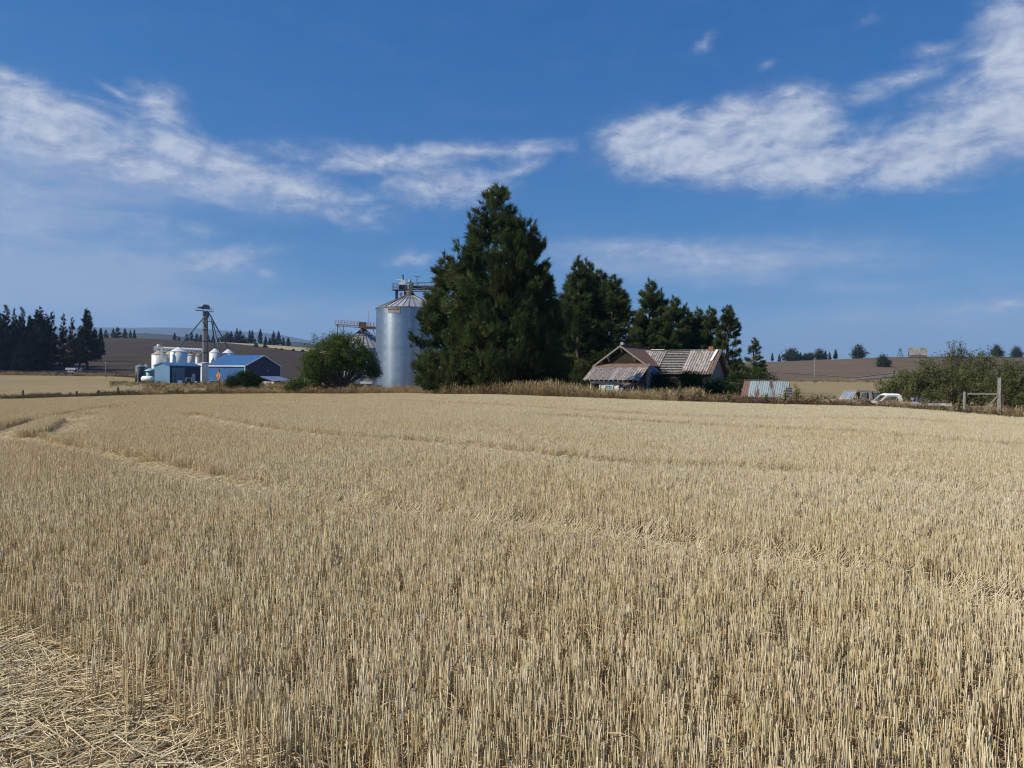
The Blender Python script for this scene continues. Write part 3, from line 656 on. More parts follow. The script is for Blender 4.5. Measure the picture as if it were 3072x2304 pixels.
def weed_tuft(seed, mat, n=16, h=.8, leafw=.03):
    r = np.random.default_rng(seed)
    base = np.c_[r.normal(0, .1, (n, 2)), np.full(n, -.03)]; d = np.c_[r.normal(0, .35, (n, 2)), np.ones(n)]; L = h * r.uniform(.5, 1.05, n)
    p = [stems(r, base, d, L, np.full(n, .012), r.uniform(.1, .5, n), bend=r.uniform(0, .15, n), seg=2)]
    m_ = n * 7; k = r.integers(0, n, m_); dd = d[k] / np.linalg.norm(d[k], axis=1, keepdims=True)
    p.append(blades(r, base[k] + dd * (L[k] * r.uniform(.2, 1.0, m_))[:, None], np.c_[r.normal(0, 1, (m_, 2)), r.uniform(0, .9, m_)], r.uniform(.08, .2, m_), leafw * r.uniform(.6, 1.4, m_), r.uniform(.2, 1.0, m_), r.uniform(.1, .5, m_)))
    J = joinraw(p); return rawmesh('weed_tuft', J[0], J[1], mat, J[2])
GP = [grass_tuft(700 + i, MT['drystem'], h=.95) for i in range(4)] + [weed_tuft(720 + i, MT['weed']) for i in range(4)] + \
     [grass_tuft(740 + i, MT['drystem'], h=.45, n=40, w=.014, plume=False) for i in range(3)] + [weed_tuft(760 + i, MT['greenweed'], h=.6, leafw=.05) for i in range(3)]
GX, GY, GI, GS = [], [], [], []
def band(u0, u1, y0f, y1f, dens, weights, hs, sd=.2):
    a0, a1 = a_of(u0), a_of(u1)
    ymax = max(float(np.max(y1f(np.linspace(a0, a1, 20)))), 1); ymin = float(np.min(y0f(np.linspace(a0, a1, 20))))
    n = int(abs(a1 - a0) * (ymax ** 2 - ymin ** 2) / 2 * dens)
    a = rng.uniform(a0, a1, n); y = np.sqrt(rng.uniform(ymin ** 2, ymax ** 2, n)); k = (y > y0f(a)) & (y < y1f(a)); a, y = a[k], y[k]; n = len(a); x = a * y
    w = np.array(weights, float)[None, :] * np.exp(np.stack([1.1 * np.sin(x * .35 + ph) + .9 * np.sin(x * .11 + y * .3 + 2 * ph) for ph in (0, 2.1, 4.0, 5.2)], 1))
    w /= w.sum(1, keepdims=True); c = (rng.random(n)[:, None] > np.cumsum(w, 1)).sum(1).clip(0, 3)
    ix = np.array([0, 4, 8, 11])[c] + rng.integers(0, 99, n) % np.array([4, 4, 3, 3])[c]
    h = hs * np.clip(1 + .18 * np.sin(x * .5 + y * .2) + rng.normal(0, sd, n), .4, 1.7)
    GX.append(x); GY.append(y); GI.append(ix); GS.append(np.stack([h * .5 + .5 * hs, h * .5 + .5 * hs, h], 1))
ce = lambda d0: (lambda a: yedge(np.clip(a, EA[0], EA[-1])) + d0)
cn = lambda y: (lambda a: a * 0 + y)
band(-300, 430, ce(-.2), ce(7), 6, (.4, 1.8, 1.0, 1.2), .80)
band(430, 900, ce(-.2), ce(10), 5, (1.6, 1.2, 1.0, .25), .68)
band(900, 1330, ce(-.2), ce(9), 5, (3, .6, .6, .1), .85)
band(1330, 1780, ce(-.2), ce(8), 7, (3, .9, .4, .1), 1.25)
band(1780, 2100, ce(-.2), ce(9), 7, (3, 1.4, .4, .15), 1.12)
band(2100, 2520, ce(-.2), ce(7), 6, (1.0, 2.6, .5, .12), .78)
band(2520, 2800, ce(-.2), ce(3), 8, (1.4, 2.0, .6, .2), .66)
band(2520, 2800, ce(4.5), ce(13), 5, (1.0, 2.4, .5, .4), .72)
band(2800, 3400, ce(-.2), ce(9), 5, (1.2, 2.6, .5, .4), .75)
band(430, 2000, ce(9), cn(150), .55, (1.6, .6, 2, .2), .75)
band(2000, 2700, ce(8), cn(72), 1.2, (1.0, 1.6, 1, .3), .7)
band(330, 900, cn(150), cn(206), .35, (1.2, .4, 2, .25), .8)
band(-300, 430, cn(282), cn(294), .7, (3, .3, .5, .2), 1.3)
band(430, 900, cn(206), cn(240), .25, (2, .6, 1, .2), 1.0)
band(2050, 3300, cn(288), cn(300), .35, (3, .6, .5, .2), 1.1)
GX, GY, GI, GS = map(np.concatenate, (GX, GY, GI, GS)); n = len(GX)
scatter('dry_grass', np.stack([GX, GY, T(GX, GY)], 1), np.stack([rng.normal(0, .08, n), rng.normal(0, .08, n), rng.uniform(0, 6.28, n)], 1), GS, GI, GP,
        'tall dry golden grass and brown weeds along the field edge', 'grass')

# ------------------------------------------------------------------ trees
def pine_raw(seed, H, Rd, base=.06, nb=90, ntuft=6000, tl=.34, nw=.05, needles=9, prof=None, upk=.55, droop=0.0, brown=.06, rounded=.0):
    r = np.random.default_rng(seed)
    t = np.sort(r.uniform(0, 1, nb)) ** .9; h = H * (base + (1 - base) * t)
    if prof is None: prof = lambda q: (1 - q) ** .75 * (.55 + .45 * np.minimum(1, q / .18)) + .03
    L = Rd * prof(t) * r.uniform(.7, 1.12, nb); azb = r.uniform(0, 6.28, nb)
    sl = (-.15 + .75 * t ** 1.3) - droop + r.normal(0, .10, nb)
    w = L ** 1.5 + .05; k = r.choice(nb, ntuft, p=w / w.sum())
    s = 1 - r.beta(1.1, 2.0, ntuft) * .9
    o = np.stack([np.cos(azb), np.sin(azb), np.zeros(nb)], 1); sd = np.stack([-np.sin(azb), np.cos(azb), np.zeros(nb)], 1)
    Lk = L[k]; side = r.normal(0, .16, ntuft) * Lk * (1.1 - .5 * s); up = r.normal(0, .07, ntuft) * Lk + r.normal(0, .12, ntuft)
    c = o[k] * (Lk * s)[:, None] + sd[k] * side[:, None]; c[:, 2] = h[k] + sl[k] * Lk * s + .22 * Lk * s * s + up
    d = o[k] * .7 + r.normal(0, .38, (ntuft, 3)); d[:, 2] += upk + .4 * s
    d /= np.linalg.norm(d, axis=1, keepdims=True)
    n = ntuft * needles; kk = np.repeat(np.arange(ntuft), needles)
    nd = d[kk] * 1.0 + r.normal(0, .48, (n, 3)); nd /= np.linalg.norm(nd, axis=1, keepdims=True)
    b = c[kk] + r.normal(0, tl * .12, (n, 3)); ln = tl * r.uniform(.6, 1.25, n)
    sdv = np.cross(nd, r.normal(0, 1, (n, 3))); sdv /= np.linalg.norm(sdv, axis=1, keepdims=True)
    ww = nw * r.uniform(.7, 1.3, n)
    v = np.stack([b - sdv * (ww / 2)[:, None], b + sdv * (ww / 2)[:, None], b + nd * ln[:, None]], 1).reshape(-1, 3)
    f = np.arange(n * 3).reshape(-1, 3)
    bt = r.uniform(.0, .7, nb)[k] + r.uniform(0, .3, ntuft); br = np.where(r.random(ntuft) < brown, r.uniform(.4, 1, ntuft), 0) + np.where(r.random(nb) < brown * .6, .35, 0)[k]
    col = np.stack([bt, np.clip(br, 0, 1), bt * 0], 1)[kk].repeat(3, 0)
    mb = MB(); tr = H * .017 + .06
    mb.tube([(0, 0, -.3), (0, 0, H * .3), (.02 * H * r.normal() * .3, 0, H * .65), (0, 0, H * .97)], [tr * 1.15, tr * .85, tr * .5, .03], 8)
    for i in range(0, nb, max(1, nb // 34)):
        p0 = Vector((0, 0, h[i] - .05)); e = Vector(o[i]) * L[i] * .85
        mb.tube([p0, p0 + e * .5 + Vector((0, 0, sl[i] * L[i] * .45 + .05 * L[i])), p0 + e + Vector((0, 0, sl[i] * L[i] * .85 + .16 * L[i]))], [tr * .3 * (1 - t[i]) + .02, tr * .2 * (1 - t[i]) + .015, .01], 4, cap=False)
    return v, f, col, mb
def pine_kind(seed, H, Rd, mat='pine', **kw):
    v, f, c, mb = pine_raw(seed, H, Rd, **kw)
    return (rawmesh('crown', v, f, MT[mat], c), mb.mesh('trunk', MT['bark'], True), H)
def place_tree(kind, name, pos, H, label, group=None, rz=None, wid=1.0, cat='tree'):
    o = thing(name, label, cat, pos, random.uniform(0, 6.28) if rz is None else rz, group)
    s = H / kind[2]
    for nm, me in (('crown', kind[0]), ('trunk', kind[1])):
        c = obj(nm, me, o); c.scale = (s * wid, s * wid, s)
    return o
def top_at(u, v, Y): return P(u, v, Y).z - gz(P(u, v, Y).x, Y)
def tree_px(kind, name, u, v, Y, label, group=None, wid=1.0, **kw):
    p = P(u, v, Y); g = gz(p.x, Y); return place_tree(kind, name, (p.x, Y, g), p.z - g, label, group, wid=wid, **kw)

fat = lambda q: (1 - q) ** .55 * (.80 + .20 * np.minimum(1, q / .10)) + .02
tall = lambda q: np.where(q > .62, (1 - q) / .38 * .52 + .05, .57 + .43 * (1 - q / .62) ** .8) * (.9 + .1 * np.minimum(1, q / .1))
K_BIG = pine_kind(11, 15, 6.0, nb=190, ntuft=10500, tl=.50, nw=.055, needles=14, base=.035, prof=fat, brown=.07)
K_TALL = pine_kind(12, 18, 5.2, nb=170, ntuft=8000, tl=.48, nw=.055, needles=14, base=.05, prof=tall)
K_MID = pine_kind(13, 12, 3.2, nb=110, ntuft=3600, tl=.46, nw=.055, needles=13, base=.04)
K_THIN = pine_kind(14, 13, 3.0, nb=80, ntuft=2400, tl=.46, nw=.055, needles=13, base=.12, prof=lambda q: (1 - q) ** .6 * (.6 + .4 * np.minimum(1, q / .3)) + .03)
K_OPEN = pine_kind(15, 12, 2.8, nb=64, ntuft=1500, tl=.46, nw=.055, needles=13, base=.05)
lp = 'pines beside the grain bin'
tree_px(K_TALL, 'pine_tree', 1490, 553, 73, 'tallest dark pine, its pointed top rising above the pine clump', rz=.4, wid=1.08)
tree_px(K_BIG, 'pine_tree', 1552, 662, 70.5, 'huge broad pine with foliage reaching the ground at the field edge', rz=2.0, wid=.72)
tree_px(K_MID, 'pine_tree', 1338, 772, 76, 'narrow pine growing in front of the big steel grain bin', rz=1.0, wid=1.08)
tree_px(K_BIG, 'pine_tree', 1418, 745, 72.5, 'dense pine between the narrow pine by the bin and the tallest pine', rz=4.4, wid=.52)
tree_px(K_MID, 'pine_tree', 1628, 800, 73.5, 'dark pine tucked behind the huge broad pine', rz=3.0, wid=.95)
g2 = 'dark pines next to the old house'
l2 = 'dark bare-trunked pine in the clump beside the old farmhouse'
for u, v, Y, k, w in ((1738, 783, 98, K_MID, .95), (1762, 790, 101, K_MID, .85), (1800, 818, 103, K_THIN, 1.2), (1838, 835, 97, K_THIN, 1.35), (1712, 850, 104, K_MID, 1.2), (1775, 880, 106, K_MID, 1.3)):
    tree_px(k, 'pine_tree', u, v, Y, l2, g2, wid=w)
g3 = 'pines behind the old house'
l3 = 'dark pine in the row rising behind the farmhouse roof'
l3x = {1950: 'tallest pine in the row behind the farmhouse, above the bare roof laths', 2132: 'pine behind the brick chimney end of the farmhouse', 2022: 'broad pine in the middle of the row behind the farmhouse'}
for u, v, Y, k, w in ((1950, 848, 112, K_MID, 1.0), (1982, 876, 114, K_MID, .85), (2022, 897, 110, K_MID, 1.1), (2058, 920, 113, K_MID, .95), (2094, 930, 112, K_MID, .95), (2132, 928, 110, K_MID, 1.1), (1920, 960, 116, K_MID, 1.3), (2075, 975, 118, K_MID, 1.5), (1995, 985, 117, K_MID, 1.6)):
    tree_px(k, 'pine_tree', u, v, Y, l3x.get(u, l3), g3, wid=w)
tree_px(K_THIN, 'pine_tree', 2184, 922, 104, 'slim airy pine just past the end of the farmhouse', wid=1.05)
tree_px(K_OPEN, 'pine_tree', 2262, 1016, 96, 'small open pine standing behind the rusty tin shed', wid=1.35)

# distant conifers
FK = [pine_kind(40 + i, 20, (3.6, 3.0, 4.2, 3.3)[i], mat='pinefar', nb=130, ntuft=2000, tl=.8, nw=.15, needles=7, base=(.05, .12, .04, .16)[i], brown=.05, prof=lambda q: (1 - q) ** .8 * (.7 + .3 * np.minimum(1, q / .15)) + .05) for i in range(4)]
FKB = [pine_kind(50 + i, 20, 3.2, mat='pinefar', nb=100, ntuft=1200, tl=.8, nw=.15, needles=7, base=.08, brown=.75, prof=lambda q: (1 - q) ** .8 * (.7 + .3 * np.minimum(1, q / .15)) + .05) for i in range(2)]
gl = 'tall conifers in the dark wood'; ll = 'tall dark conifer in the dense wood beyond the spreader truck'
WOOD = [(18, 917, 338, .85), (43, 928, 350, .6), (66, 924, 340, .75), (118, 922, 336, .95), (90, 948, 352, .8), (-4, 938, 352, .9), (140, 942, 350, .8), (-40, 920, 340, .9), (-85, 930, 345, .9), (-125, 925, 345, .9), (240, 978, 372, .9), (285, 984, 420, .95), (302, 985, 430, .9)]
WOOD += [(u + random.uniform(-6, 6), random.uniform(955, 1000), random.uniform(332, 372), random.uniform(1.2, 1.6)) for u in range(-60, 156, 12)] + [(u, random.uniform(985, 1025), random.uniform(328, 345), 1.3) for u in (0, 30, 60, 95, 125)]
for u, v, Y, w in WOOD: tree_px(FK[random.randrange(3)], 'conifer', u, v, Y, ll, gl, wid=w)
for (u, v, Y, w), lab in zip(((156, 937, 338, .85), (190, 942, 340, .7), (217, 955, 336, .8)), ('brown thinning conifer closest to the dense dark wood', 'slim brown thinning conifer between two others at the end of the wood', 'shortest brown thinning conifer, beside the lone tall conifer')):
    tree_px(FKB[u % 2], 'conifer', u, v, Y, lab, 'brown thinning conifers', wid=w)
tree_px(FK[3], 'conifer', 262, 929, 335, 'lone tall conifer with ragged lower limbs standing apart from the wood', wid=1.05)
gr = 'small conifers along the far ploughed ridge'; lr = 'small dark conifer on the ridge behind the ploughed hill and elevator leg'
for u, v, Y, w in ((318, 988, 930, 1.4), (340, 985, 930, 1.3), (353, 981, 930, 1.7), (375, 986, 925, 1.7), (391, 990, 940, 1.0), (403, 989, 940, 1.2), (524, 998, 890, 1.5), (537, 1010, 890, 1.8), (560, 1001, 880, 1.6), (575, 996, 880, 1.5), (590, 1001, 880, 1.7), (603, 1003, 885, 1.6),
                   (625, 1004, 870, 1.5), (640, 1003, 870, 1.5), (655, 1012, 870, 1.6), (694, 994, 860, 1.0), (711, 985, 855, 1.1), (721, 989, 855, 1.2), (731, 1003, 855, 1.5), (740, 1011, 850, 1.3), (749, 990, 850, 1.0), (757, 991, 850, 1.1), (766, 1016, 850, 1.4), (781, 988, 845, 1.15), (797, 1006, 845, 1.2), (809, 1014, 840, 1.6),
                   (821, 993, 840, 1.3), (836, 994, 838, 1.2), (850, 1012, 835, 1.7), (865, 1013, 835, 1.8)):
    tree_px(FK[random.randrange(4)], 'conifer', u, v, Y, lr, gr, wid=w)
gq = 'trees along the far brown hillside'; lq = 'small dark tree on the skyline of the brown ploughed hillside'
for u, v, Y, w in ((2317, 1059, 690, 1.3), (2338, 1062, 690, 1.2), (2402, 1056, 690, 1.2), (2477, 1051, 690, 1.1), (2489, 1056, 690, 1.2), (2507, 1047, 690, 1.3)):
    tree_px(FK[random.randrange(3)], 'conifer', u, v, Y, lq, gq, wid=w)

def leafy_raw(seed, lobes, nleaf, leaf, twigs=24, per=22, brown=.05, stem_r=.08, base=(0, 0, 0)):
    # lobes: (cx,cy,cz, rx,ry,rz, weight); leaves gathered in small sprays at twig ends
    r = np.random.default_rng(seed); nc = nleaf // per
    lb = np.array(lobes, float); k = r.choice(len(lb), nc, p=lb[:, 6] / lb[:, 6].sum())
    q = r.normal(0, 1, (nc, 3)); q /= np.linalg.norm(q, axis=1, keepdims=True); q *= (1 - .75 * r.beta(1, 2.2, nc))[:, None]
    q *= (1 + .16 * np.sin(q[:, :1] * 9 + k[:, None]) * np.cos(q[:, 2:] * 8))
    c = lb[k, :3] + q * lb[k, 3:6]; od = q / (np.linalg.norm(q, axis=1, keepdims=True) + 1e-6)
    n = nc * per; kk = np.repeat(np.arange(nc), per)
    sp = leaf * 1.9
    b = c[kk] + r.normal(0, 1, (n, 3)) * sp * .55 + od[kk] * r.uniform(-1, 1, (n, 1)) * sp * .6
    nrm = od[kk] * .5 + r.normal(0, .7, (n, 3)); nrm[:, 2] += .35; nrm /= np.linalg.norm(nrm, axis=1, keepdims=True)
    a = np.cross(nrm, r.normal(0, 1, (n, 3))); a /= np.linalg.norm(a, axis=1, keepdims=True); e = np.cross(nrm, a)
    s = (leaf * r.uniform(.6, 1.25, n))[:, None]
    v = np.stack([b - a * s * .5, b + e * s * .28, b + a * s * .5, b - e * s * .28], 1).reshape(-1, 3)
    f = np.arange(n * 4).reshape(-1, 4)
    bt = r.uniform(0, .6, nc)[kk] + r.uniform(0, .4, n); br = np.where(r.random(nc) < brown, r.uniform(.3, 1, nc), 0)[kk]
    col = np.stack([bt, br, bt * 0], 1).repeat(4, 0)
    mb = MB()
    for i in r.choice(nc, min(twigs, nc), replace=False):
        p = Vector(c[i]); b0 = Vector(base) + Vector((r.normal(0, .12), r.normal(0, .12), -.1)); mid = b0.lerp(p, .5) + Vector((r.normal(0, .15), r.normal(0, .15), .25))
        mb.tube([b0, b0.lerp(mid, .6), mid, p], [stem_r, stem_r * .7, stem_r * .5, .012], 5, cap=False)
    return v, f, col, mb
def leafy(name, label, cat, pos, seed, lobes, nleaf, leaf, mat, group=None, bark='bark2', extra=None, **kw):
    v, f, c, mb = leafy_raw(seed, lobes, nleaf, leaf, **kw)
    if extra: extra(mb)
    o = thing(name, label, cat, pos, 0, group)
    obj('crown' if cat == 'tree' else 'foliage', rawmesh('foliage', v, f, MT[mat], c), o)
    obj('trunk' if cat == 'tree' else 'stem', mb.mesh('stem', MT[bark], True), o)
    return o
# apple tree beside the bins
def apple_trunk(mb):
    mb.tube([(.4, 0, -.2), (.6, 0, .7), (1.3, -.1, 1.5), (2.4, -.2, 2.3), (3.6, -.2, 2.9)], [.24, .19, .16, .12, .05], 8)
    mb.tube([(.3, .1, -.2), (.0, .1, 1.0), (-.6, .2, 2.2), (-1.5, .3, 3.6)], [.24, .19, .15, .06], 8)
    mb.tube([(.2, 0, -.2), (-.8, .1, .8), (-2.2, .1, 1.6), (-3.4, .2, 2.2)], [.18, .14, .1, .04], 8)
gp = G(1020, 87)
leafy('apple_tree', 'rounded green leafy tree with leaning dark trunks in front of the bins', 'tree', gp, 61,
      [(-1.2, 0, 4.33, 2.9, 2.4, 2.42, 3), (.9, .2, 4.56, 2.5, 2.2, 2.30, 3), (2.6, 0, 3.51, 1.9, 1.8, 1.72, 2), (-3.0, .2, 3.04, 1.7, 1.7, 2.07, 1.8), (-.2, .4, 5.85, 1.5, 1.4, 1.26, 1), (3.9, -.2, 2.57, .8, .9, 0.80, .5), (-1.8, .8, 1.75, 2.4, 1.4, 1.26, 1.3)],
      56000, .155, 'apple', extra=apple_trunk, twigs=60, base=(.3, 0, .8), brown=.08)
leafy('green_bush', 'low bright green bush at the foot of the leafy tree', 'bush', G(893, 92), 62, [(0, 0, .9, 1.3, 1.2, .9, 2), (-.9, .1, .5, .8, .8, .5, 1), (.6, 0, 1.4, .7, .7, .7, 1)], 4500, .17, 'apple')
leafy('green_bush', 'small round green bush under the trees beside the grain bin', 'bush', G(1062, 96), 63, [(0, 0, .6, .9, .9, .8, 1)], 2200, .14, 'apple')
leafy('lilac_bush', 'dense dark green bush in front of the blue building', 'bush', G(732, 112), 64,
      [(0, 0, 1.2, 2.3, 1.7, 1.5, 3), (1.5, 0, 1.0, 1.3, 1.3, 1.2, 1.4), (-1.5, 0, .9, 1.2, 1.2, 1.0, 1.3), (.3, 0, 2.1, 1.2, 1.1, .8, 1)], 17000, .16, 'darkleaf')
# shrubs round the house
for i, (u, Y, L, h) in enumerate(((1985, 79, [(0, 0, 1.4, 1.3, 1.1, 1.7, 1)], 0), (2045, 78, [(0, 0, 1.3, 1.4, 1.2, 1.5, 1), (.6, 0, 2.1, .8, .7, .7, .5)], 0), (2100, 77, [(0, 0, 1.2, 1.6, 1.2, 1.4, 1), (-.6, 0, 2.0, .8, .7, .7, .4)], 0), (2160, 76, [(0, 0, 1.0, 1.5, 1.2, 1.15, 1)], 0))):
    leafy('lilac_bush', ('dark green bush under the broken corner of the house roof', 'dark green bush below the bare roof laths', 'dark green bush below the corrugated house roof', 'green bush at the gable end of the house')[i],
          'bush', G(u, Y), 70 + i, L, 6500, .14, 'darkleaf' if i < 2 else 'darkleaf')
for u, Y, sd, sz in ((2215, 92, 90, 1.5), (2285, 84, 91, 1.3)):
    leafy('brush_thicket', 'dark brushy thicket past the end of the farmhouse' if sd == 90 else 'dark brushy thicket behind the rusty tin shed', 'bush', G(u, Y), sd, [(0, 0, 1.2 * sz, 1.4 * sz, 1.2, 1.2 * sz, 1), (.9 * sz, 0, .8 * sz, .9 * sz, 1, .8 * sz, .7)], 6000, .17, 'darkleaf', brown=.15)
# hawthorn thicket by the gate
hs = [(2700, 66, 1.0, 0), (2775, 64, 1.15, 1), (2860, 67, 1.35, 2), (2945, 65, 1.3, 3), (3030, 63, 1.2, 4), (3110, 64, 1.4, 5)]
hl = ['grey-green hawthorn at the end of the thicket near the white pickup', 'bushy hawthorn behind the white pickup bed', 'tallest wispy hawthorn in the thicket', 'dark hawthorn behind the gate brace', 'hawthorn behind the tall gate post', 'hawthorn past the tall gate post']
hh = [3.2, 4.0, 5.7, 4.9, 4.2, 3.7]
for (u, Y, s, i), lab, h in zip(hs, hl, hh):
    q = h / 4.0
    leafy('hawthorn', lab, 'tree', G(u, Y), 110 + i, [(0, 0, 1.3 * q, 1.6 * s, 1.5, 1.3 * q, 2), (-.9 * s, 0, 2.0 * q, 1.1 * s, 1.1, 1.1 * q, 1.4), (.8 * s, .2, 2.3 * q, 1.2 * s, 1.1, 1.1 * q, 1.4), (.1, 0, 3.2 * q, .8 * s, .8, .8 * q, .7), (-.4 * s, -.5, .7 * q, 1.7 * s, 1.2, .7 * q, 1.2)],
          9500, .14, 'shrub', twigs=50, brown=.14, stem_r=.05)
leafy('green_bush', 'small green bush in the weeds beside the old tan truck', 'bush', G(2478, 57), 130, [(0, 0, .45, .85, .7, .55, 1), (-.5, 0, .3, .5, .5, .4, .6)], 2600, .10, 'shrub', brown=.05)
leafy('brown_bush', 'rust-brown dying bush behind the white pickup cab', 'bush', G(2712, 57), 131, [(0, 0, .75, .75, .7, .75, 1), (.5, 0, .5, .5, .5, .5, .6)], 2600, .10, 'shrub', brown=1.0)
leafy('green_bush', 'upright small bush beside the end of the tin shed', 'bush', G(2391, 60), 132, [(0, 0, .8, .32, .3, .85, 1), (.15, 0, .4, .5, .4, .4, .6)], 1500, .10, 'shrub')
# round deciduous trees and scrub on the far hills
fl = leafy_raw(140, [(0, 0, 3.4, 3.6, 3.6, 2.8, 2), (-1.6, 0, 2.0, 2.6, 2.6, 2.0, 1), (1.8, 0, 2.4, 2.4, 2.6, 2.2, 1), (.2, 0, 5.2, 2.0, 2, 1.6, .8)], 2600, .8, twigs=6)
FLK = (rawmesh('crown', fl[0], fl[1], MT['pinefar'], fl[2]), fl[3].mesh('trunk', MT['bark']), 6.8)
for u, v, Y, w in ((2373, 1050, 688, 1.25), (2385, 1060, 690, 1.1), (2417, 1063, 690, 1.3), (2432, 1061, 690, 1.3), (2459, 1051, 690, 1.05), (2576, 1040, 655, 1.0), (2992, 1040, 640, .9), (3050, 1044, 640, .9)):
    tree_px(FLK, 'round_tree', u, v, Y, 'dark rounded tree on the skyline of the brown hillside', 'rounded trees on the brown hillside', wid=w)
tree_px(FLK, 'round_tree', 2651, 1069, 430, 'dark rounded tree standing alone partway down the brown hillside', wid=.95)
tree_px(FLK, 'round_tree', 683, 1003, 862, 'rounded dark tree at the end of the conifers on the ploughed ridge', wid=1.2)
for u, v, Y in ((768, 1032, 735), (795, 1034, 728), (828, 1044, 705), (845, 1045, 700), (880, 1047, 690), (908, 1049, 685)):
    tree_px(FLK, 'scrub_bush', u, v, Y, 'dark scrub bush dotting the golden strip above the ploughed hill', 'scrub on the golden strip', wid=1.3, cat='bush')

# mullein and other tall weeds
def mullein(u, Y, h, seed, label):
    r = np.random.default_rng(seed); o = thing('mullein_plant', label, 'plant', G(u, Y))
    mb = MB(); mb.tube([(0, 0, -.05), (.01, 0, h * .5), (.03, 0, h)], [.03, .03, .02], 6); mb.build('stalk', MT['drystem'], o)
    n = 130; t = r.uniform(0, 1, n) ** .8; an = r.uniform(0, 6.28, n)
    b = np.stack([.02 * np.cos(an), .02 * np.sin(an), t * h], 1); d = np.stack([np.cos(an), np.sin(an), .5 + 0 * an], 1)
    v, f, c = blades(r, b, d, (.30 * (1 - t) + .05), (.10 * (1 - t) + .03), r.uniform(.2, 1, n), r.uniform(.2, .6, n)); c[:, 1] = 0
    obj('foliage', rawmesh('foliage', v, f, MT['mullein'], c), o)
for a in ((2357, 51.5, 1.35, 1, 'tall leafy mullein standing in front of the tin shed end'), (2300, 52.5, .95, 2, 'thin bare mullein stalk in front of the tin shed roof'), (2186, 54.5, 1.05, 3, 'mullein stalk beside the rusty corner of the tin shed'),
          (2098, 56.5, 1.35, 4, 'mullein stalk in the weeds before the house gable bush'), (2040, 58, 1.4, 5, 'tall mullein stalk in the weeds before the bare roof laths'), (2770, 46.5, 1.25, 6, 'slender stalk behind the white pickup bed'),
          (2880, 46, 1.3, 7, 'yellow-green mullein beside the short gate post'), (2452, 51, .9, 8, 'mullein stalk near the small bush by the tan truck')): mullein(*a)

# ------------------------------------------------------------------ steel grain bins
def steel_bin(label, pos, rad, eave, apex, nrings, nsh, nroof, group=None, plate=False):
    o = thing('grain_bin', label, 'grain bin', pos, .2)
    rh = eave / nrings; da = 2 * math.pi / nsh; nc = 7
    V_, Fc = [], []
    NW = 32
    for z, dr in [(rh * i / NW, .012 - .024 * i / NW + .0065 * math.sin(2 * math.pi * 8 * i / NW)) for i in range(NW + 1)]:
        for k in range(nc): a = da * k / (nc - 1); V_.append(((rad + dr) * math.cos(a), (rad + dr) * math.sin(a), z))
    for i in range(NW):
        for k in range(nc - 1): q = i * nc + k; Fc.append((q, q + 1, q + nc + 1, q + nc))
    me = bpy.data.meshes.new('wall_sheet'); me.from_pydata(V_, [], Fc); me.materials.append(MT['galv']); me.polygons.foreach_set('use_smooth', [True] * len(Fc))
    for i in range(nrings):
        for k in range(nsh): obj('wall_sheet', me, o, (0, 0, i * rh), (0, 0, da * (k + .5 * (i % 2))))
    db = 2 * math.pi / nroof; r0, r1 = rad + .14, .75; zt = eave + (apex - eave) * (1 - r1 / rad)
    rm = MB(); z0 = eave - .04
    def pt(r, a): return (r * math.cos(a), r * math.sin(a), z0 + (zt - z0) * (r0 - r) / (r0 - r1))
    g = .02
    rm.add([pt(r0, g), pt(r0, db - g), pt((r0 + r1) / 2, db - g), pt((r0 + r1) / 2, g), pt(r1, db - g), pt(r1, g)], [(0, 1, 2, 3), (3, 2, 4, 5)])
    sheet_me = rm.mesh('roof_sheet', MT['galvroof'])
    rb = MB(); rb.beam(Vector(pt(r0, 0)) + Vector((0, 0, .03)), Vector(pt(r1, 0)) + Vector((0, 0, .03)), .055, .09); rib_me = rb.mesh('roof_rib', MT['greym'])
    rbr = MB(); rbr.beam(Vector(pt(r0, 0)) + Vector((0, 0, .05)), Vector(pt(r1, 0)) + Vector((0, 0, .05)), .12, .12); ribr = rbr.mesh('roof_rib', MT['rust'])
    for k in range(nroof):
        obj('roof_sheet', sheet_me, o, None, (0, 0, db * k)); obj('roof_rib', ribr if k % 9 == 4 else rib_me, o, None, (0, 0, db * k))
    MB().lathe([(r1 + .1, zt - .06), (r1 + .12, zt + .05), (.5, zt + .42), (.5, zt + .75), (.2, zt + .85)], 20).build('peak_collar', MT['rust'], o, True)
    rr = r0 * .42; a0, a1 = -2.35, -1.0
    hb = MB()
    for k in range(10):
        p, q = [Vector(pt(rr, a0 + (a1 - a0) * (k + e) / 10)) + Vector((0, 0, .14)) for e in (0, 1)]; hb.beam(p, q, .06, .08)
    hb.build('walk_ring', MT['rust'], o)
    MB().lathe([(rad + .16, eave - .1), (rad + .18, eave - .02), (rad + .10, eave + .01)], 60).build('eave_ring', MT['greym'], o)
    if plate:
        pl = MB(); nn = 8; a0, a1 = -2.12, -1.72
        Vp = [((rad + .05 + e) * math.cos(a0 + (a1 - a0) * k / nn), (rad + .05 + e) * math.sin(a0 + (a1 - a0) * k / nn), z) for e in (0, .03) for z in (eave - 1.0, eave - .15) for k in range(nn + 1)]
        m1 = nn + 1; Fp = [(2 * m1 + k, 2 * m1 + k + 1, 3 * m1 + k + 1, 3 * m1 + k) for k in range(nn)]
        pl.add(Vp, Fp).build('maker_plate', MT['signplate'], o)
        ml = MB()
        for k in range(9):
            a = a0 + (a1 - a0) * (k + .7) / 10; hh_ = .3 if k in (0, 8) else .2
            c = Vector(((rad + .10) * math.cos(a), (rad + .10) * math.sin(a), eave - .45)); ml.box(c, (.13, .02, hh_), a + math.pi / 2)
        ml.build('faded_lettering', MT['rust'], o)
    return o, zt
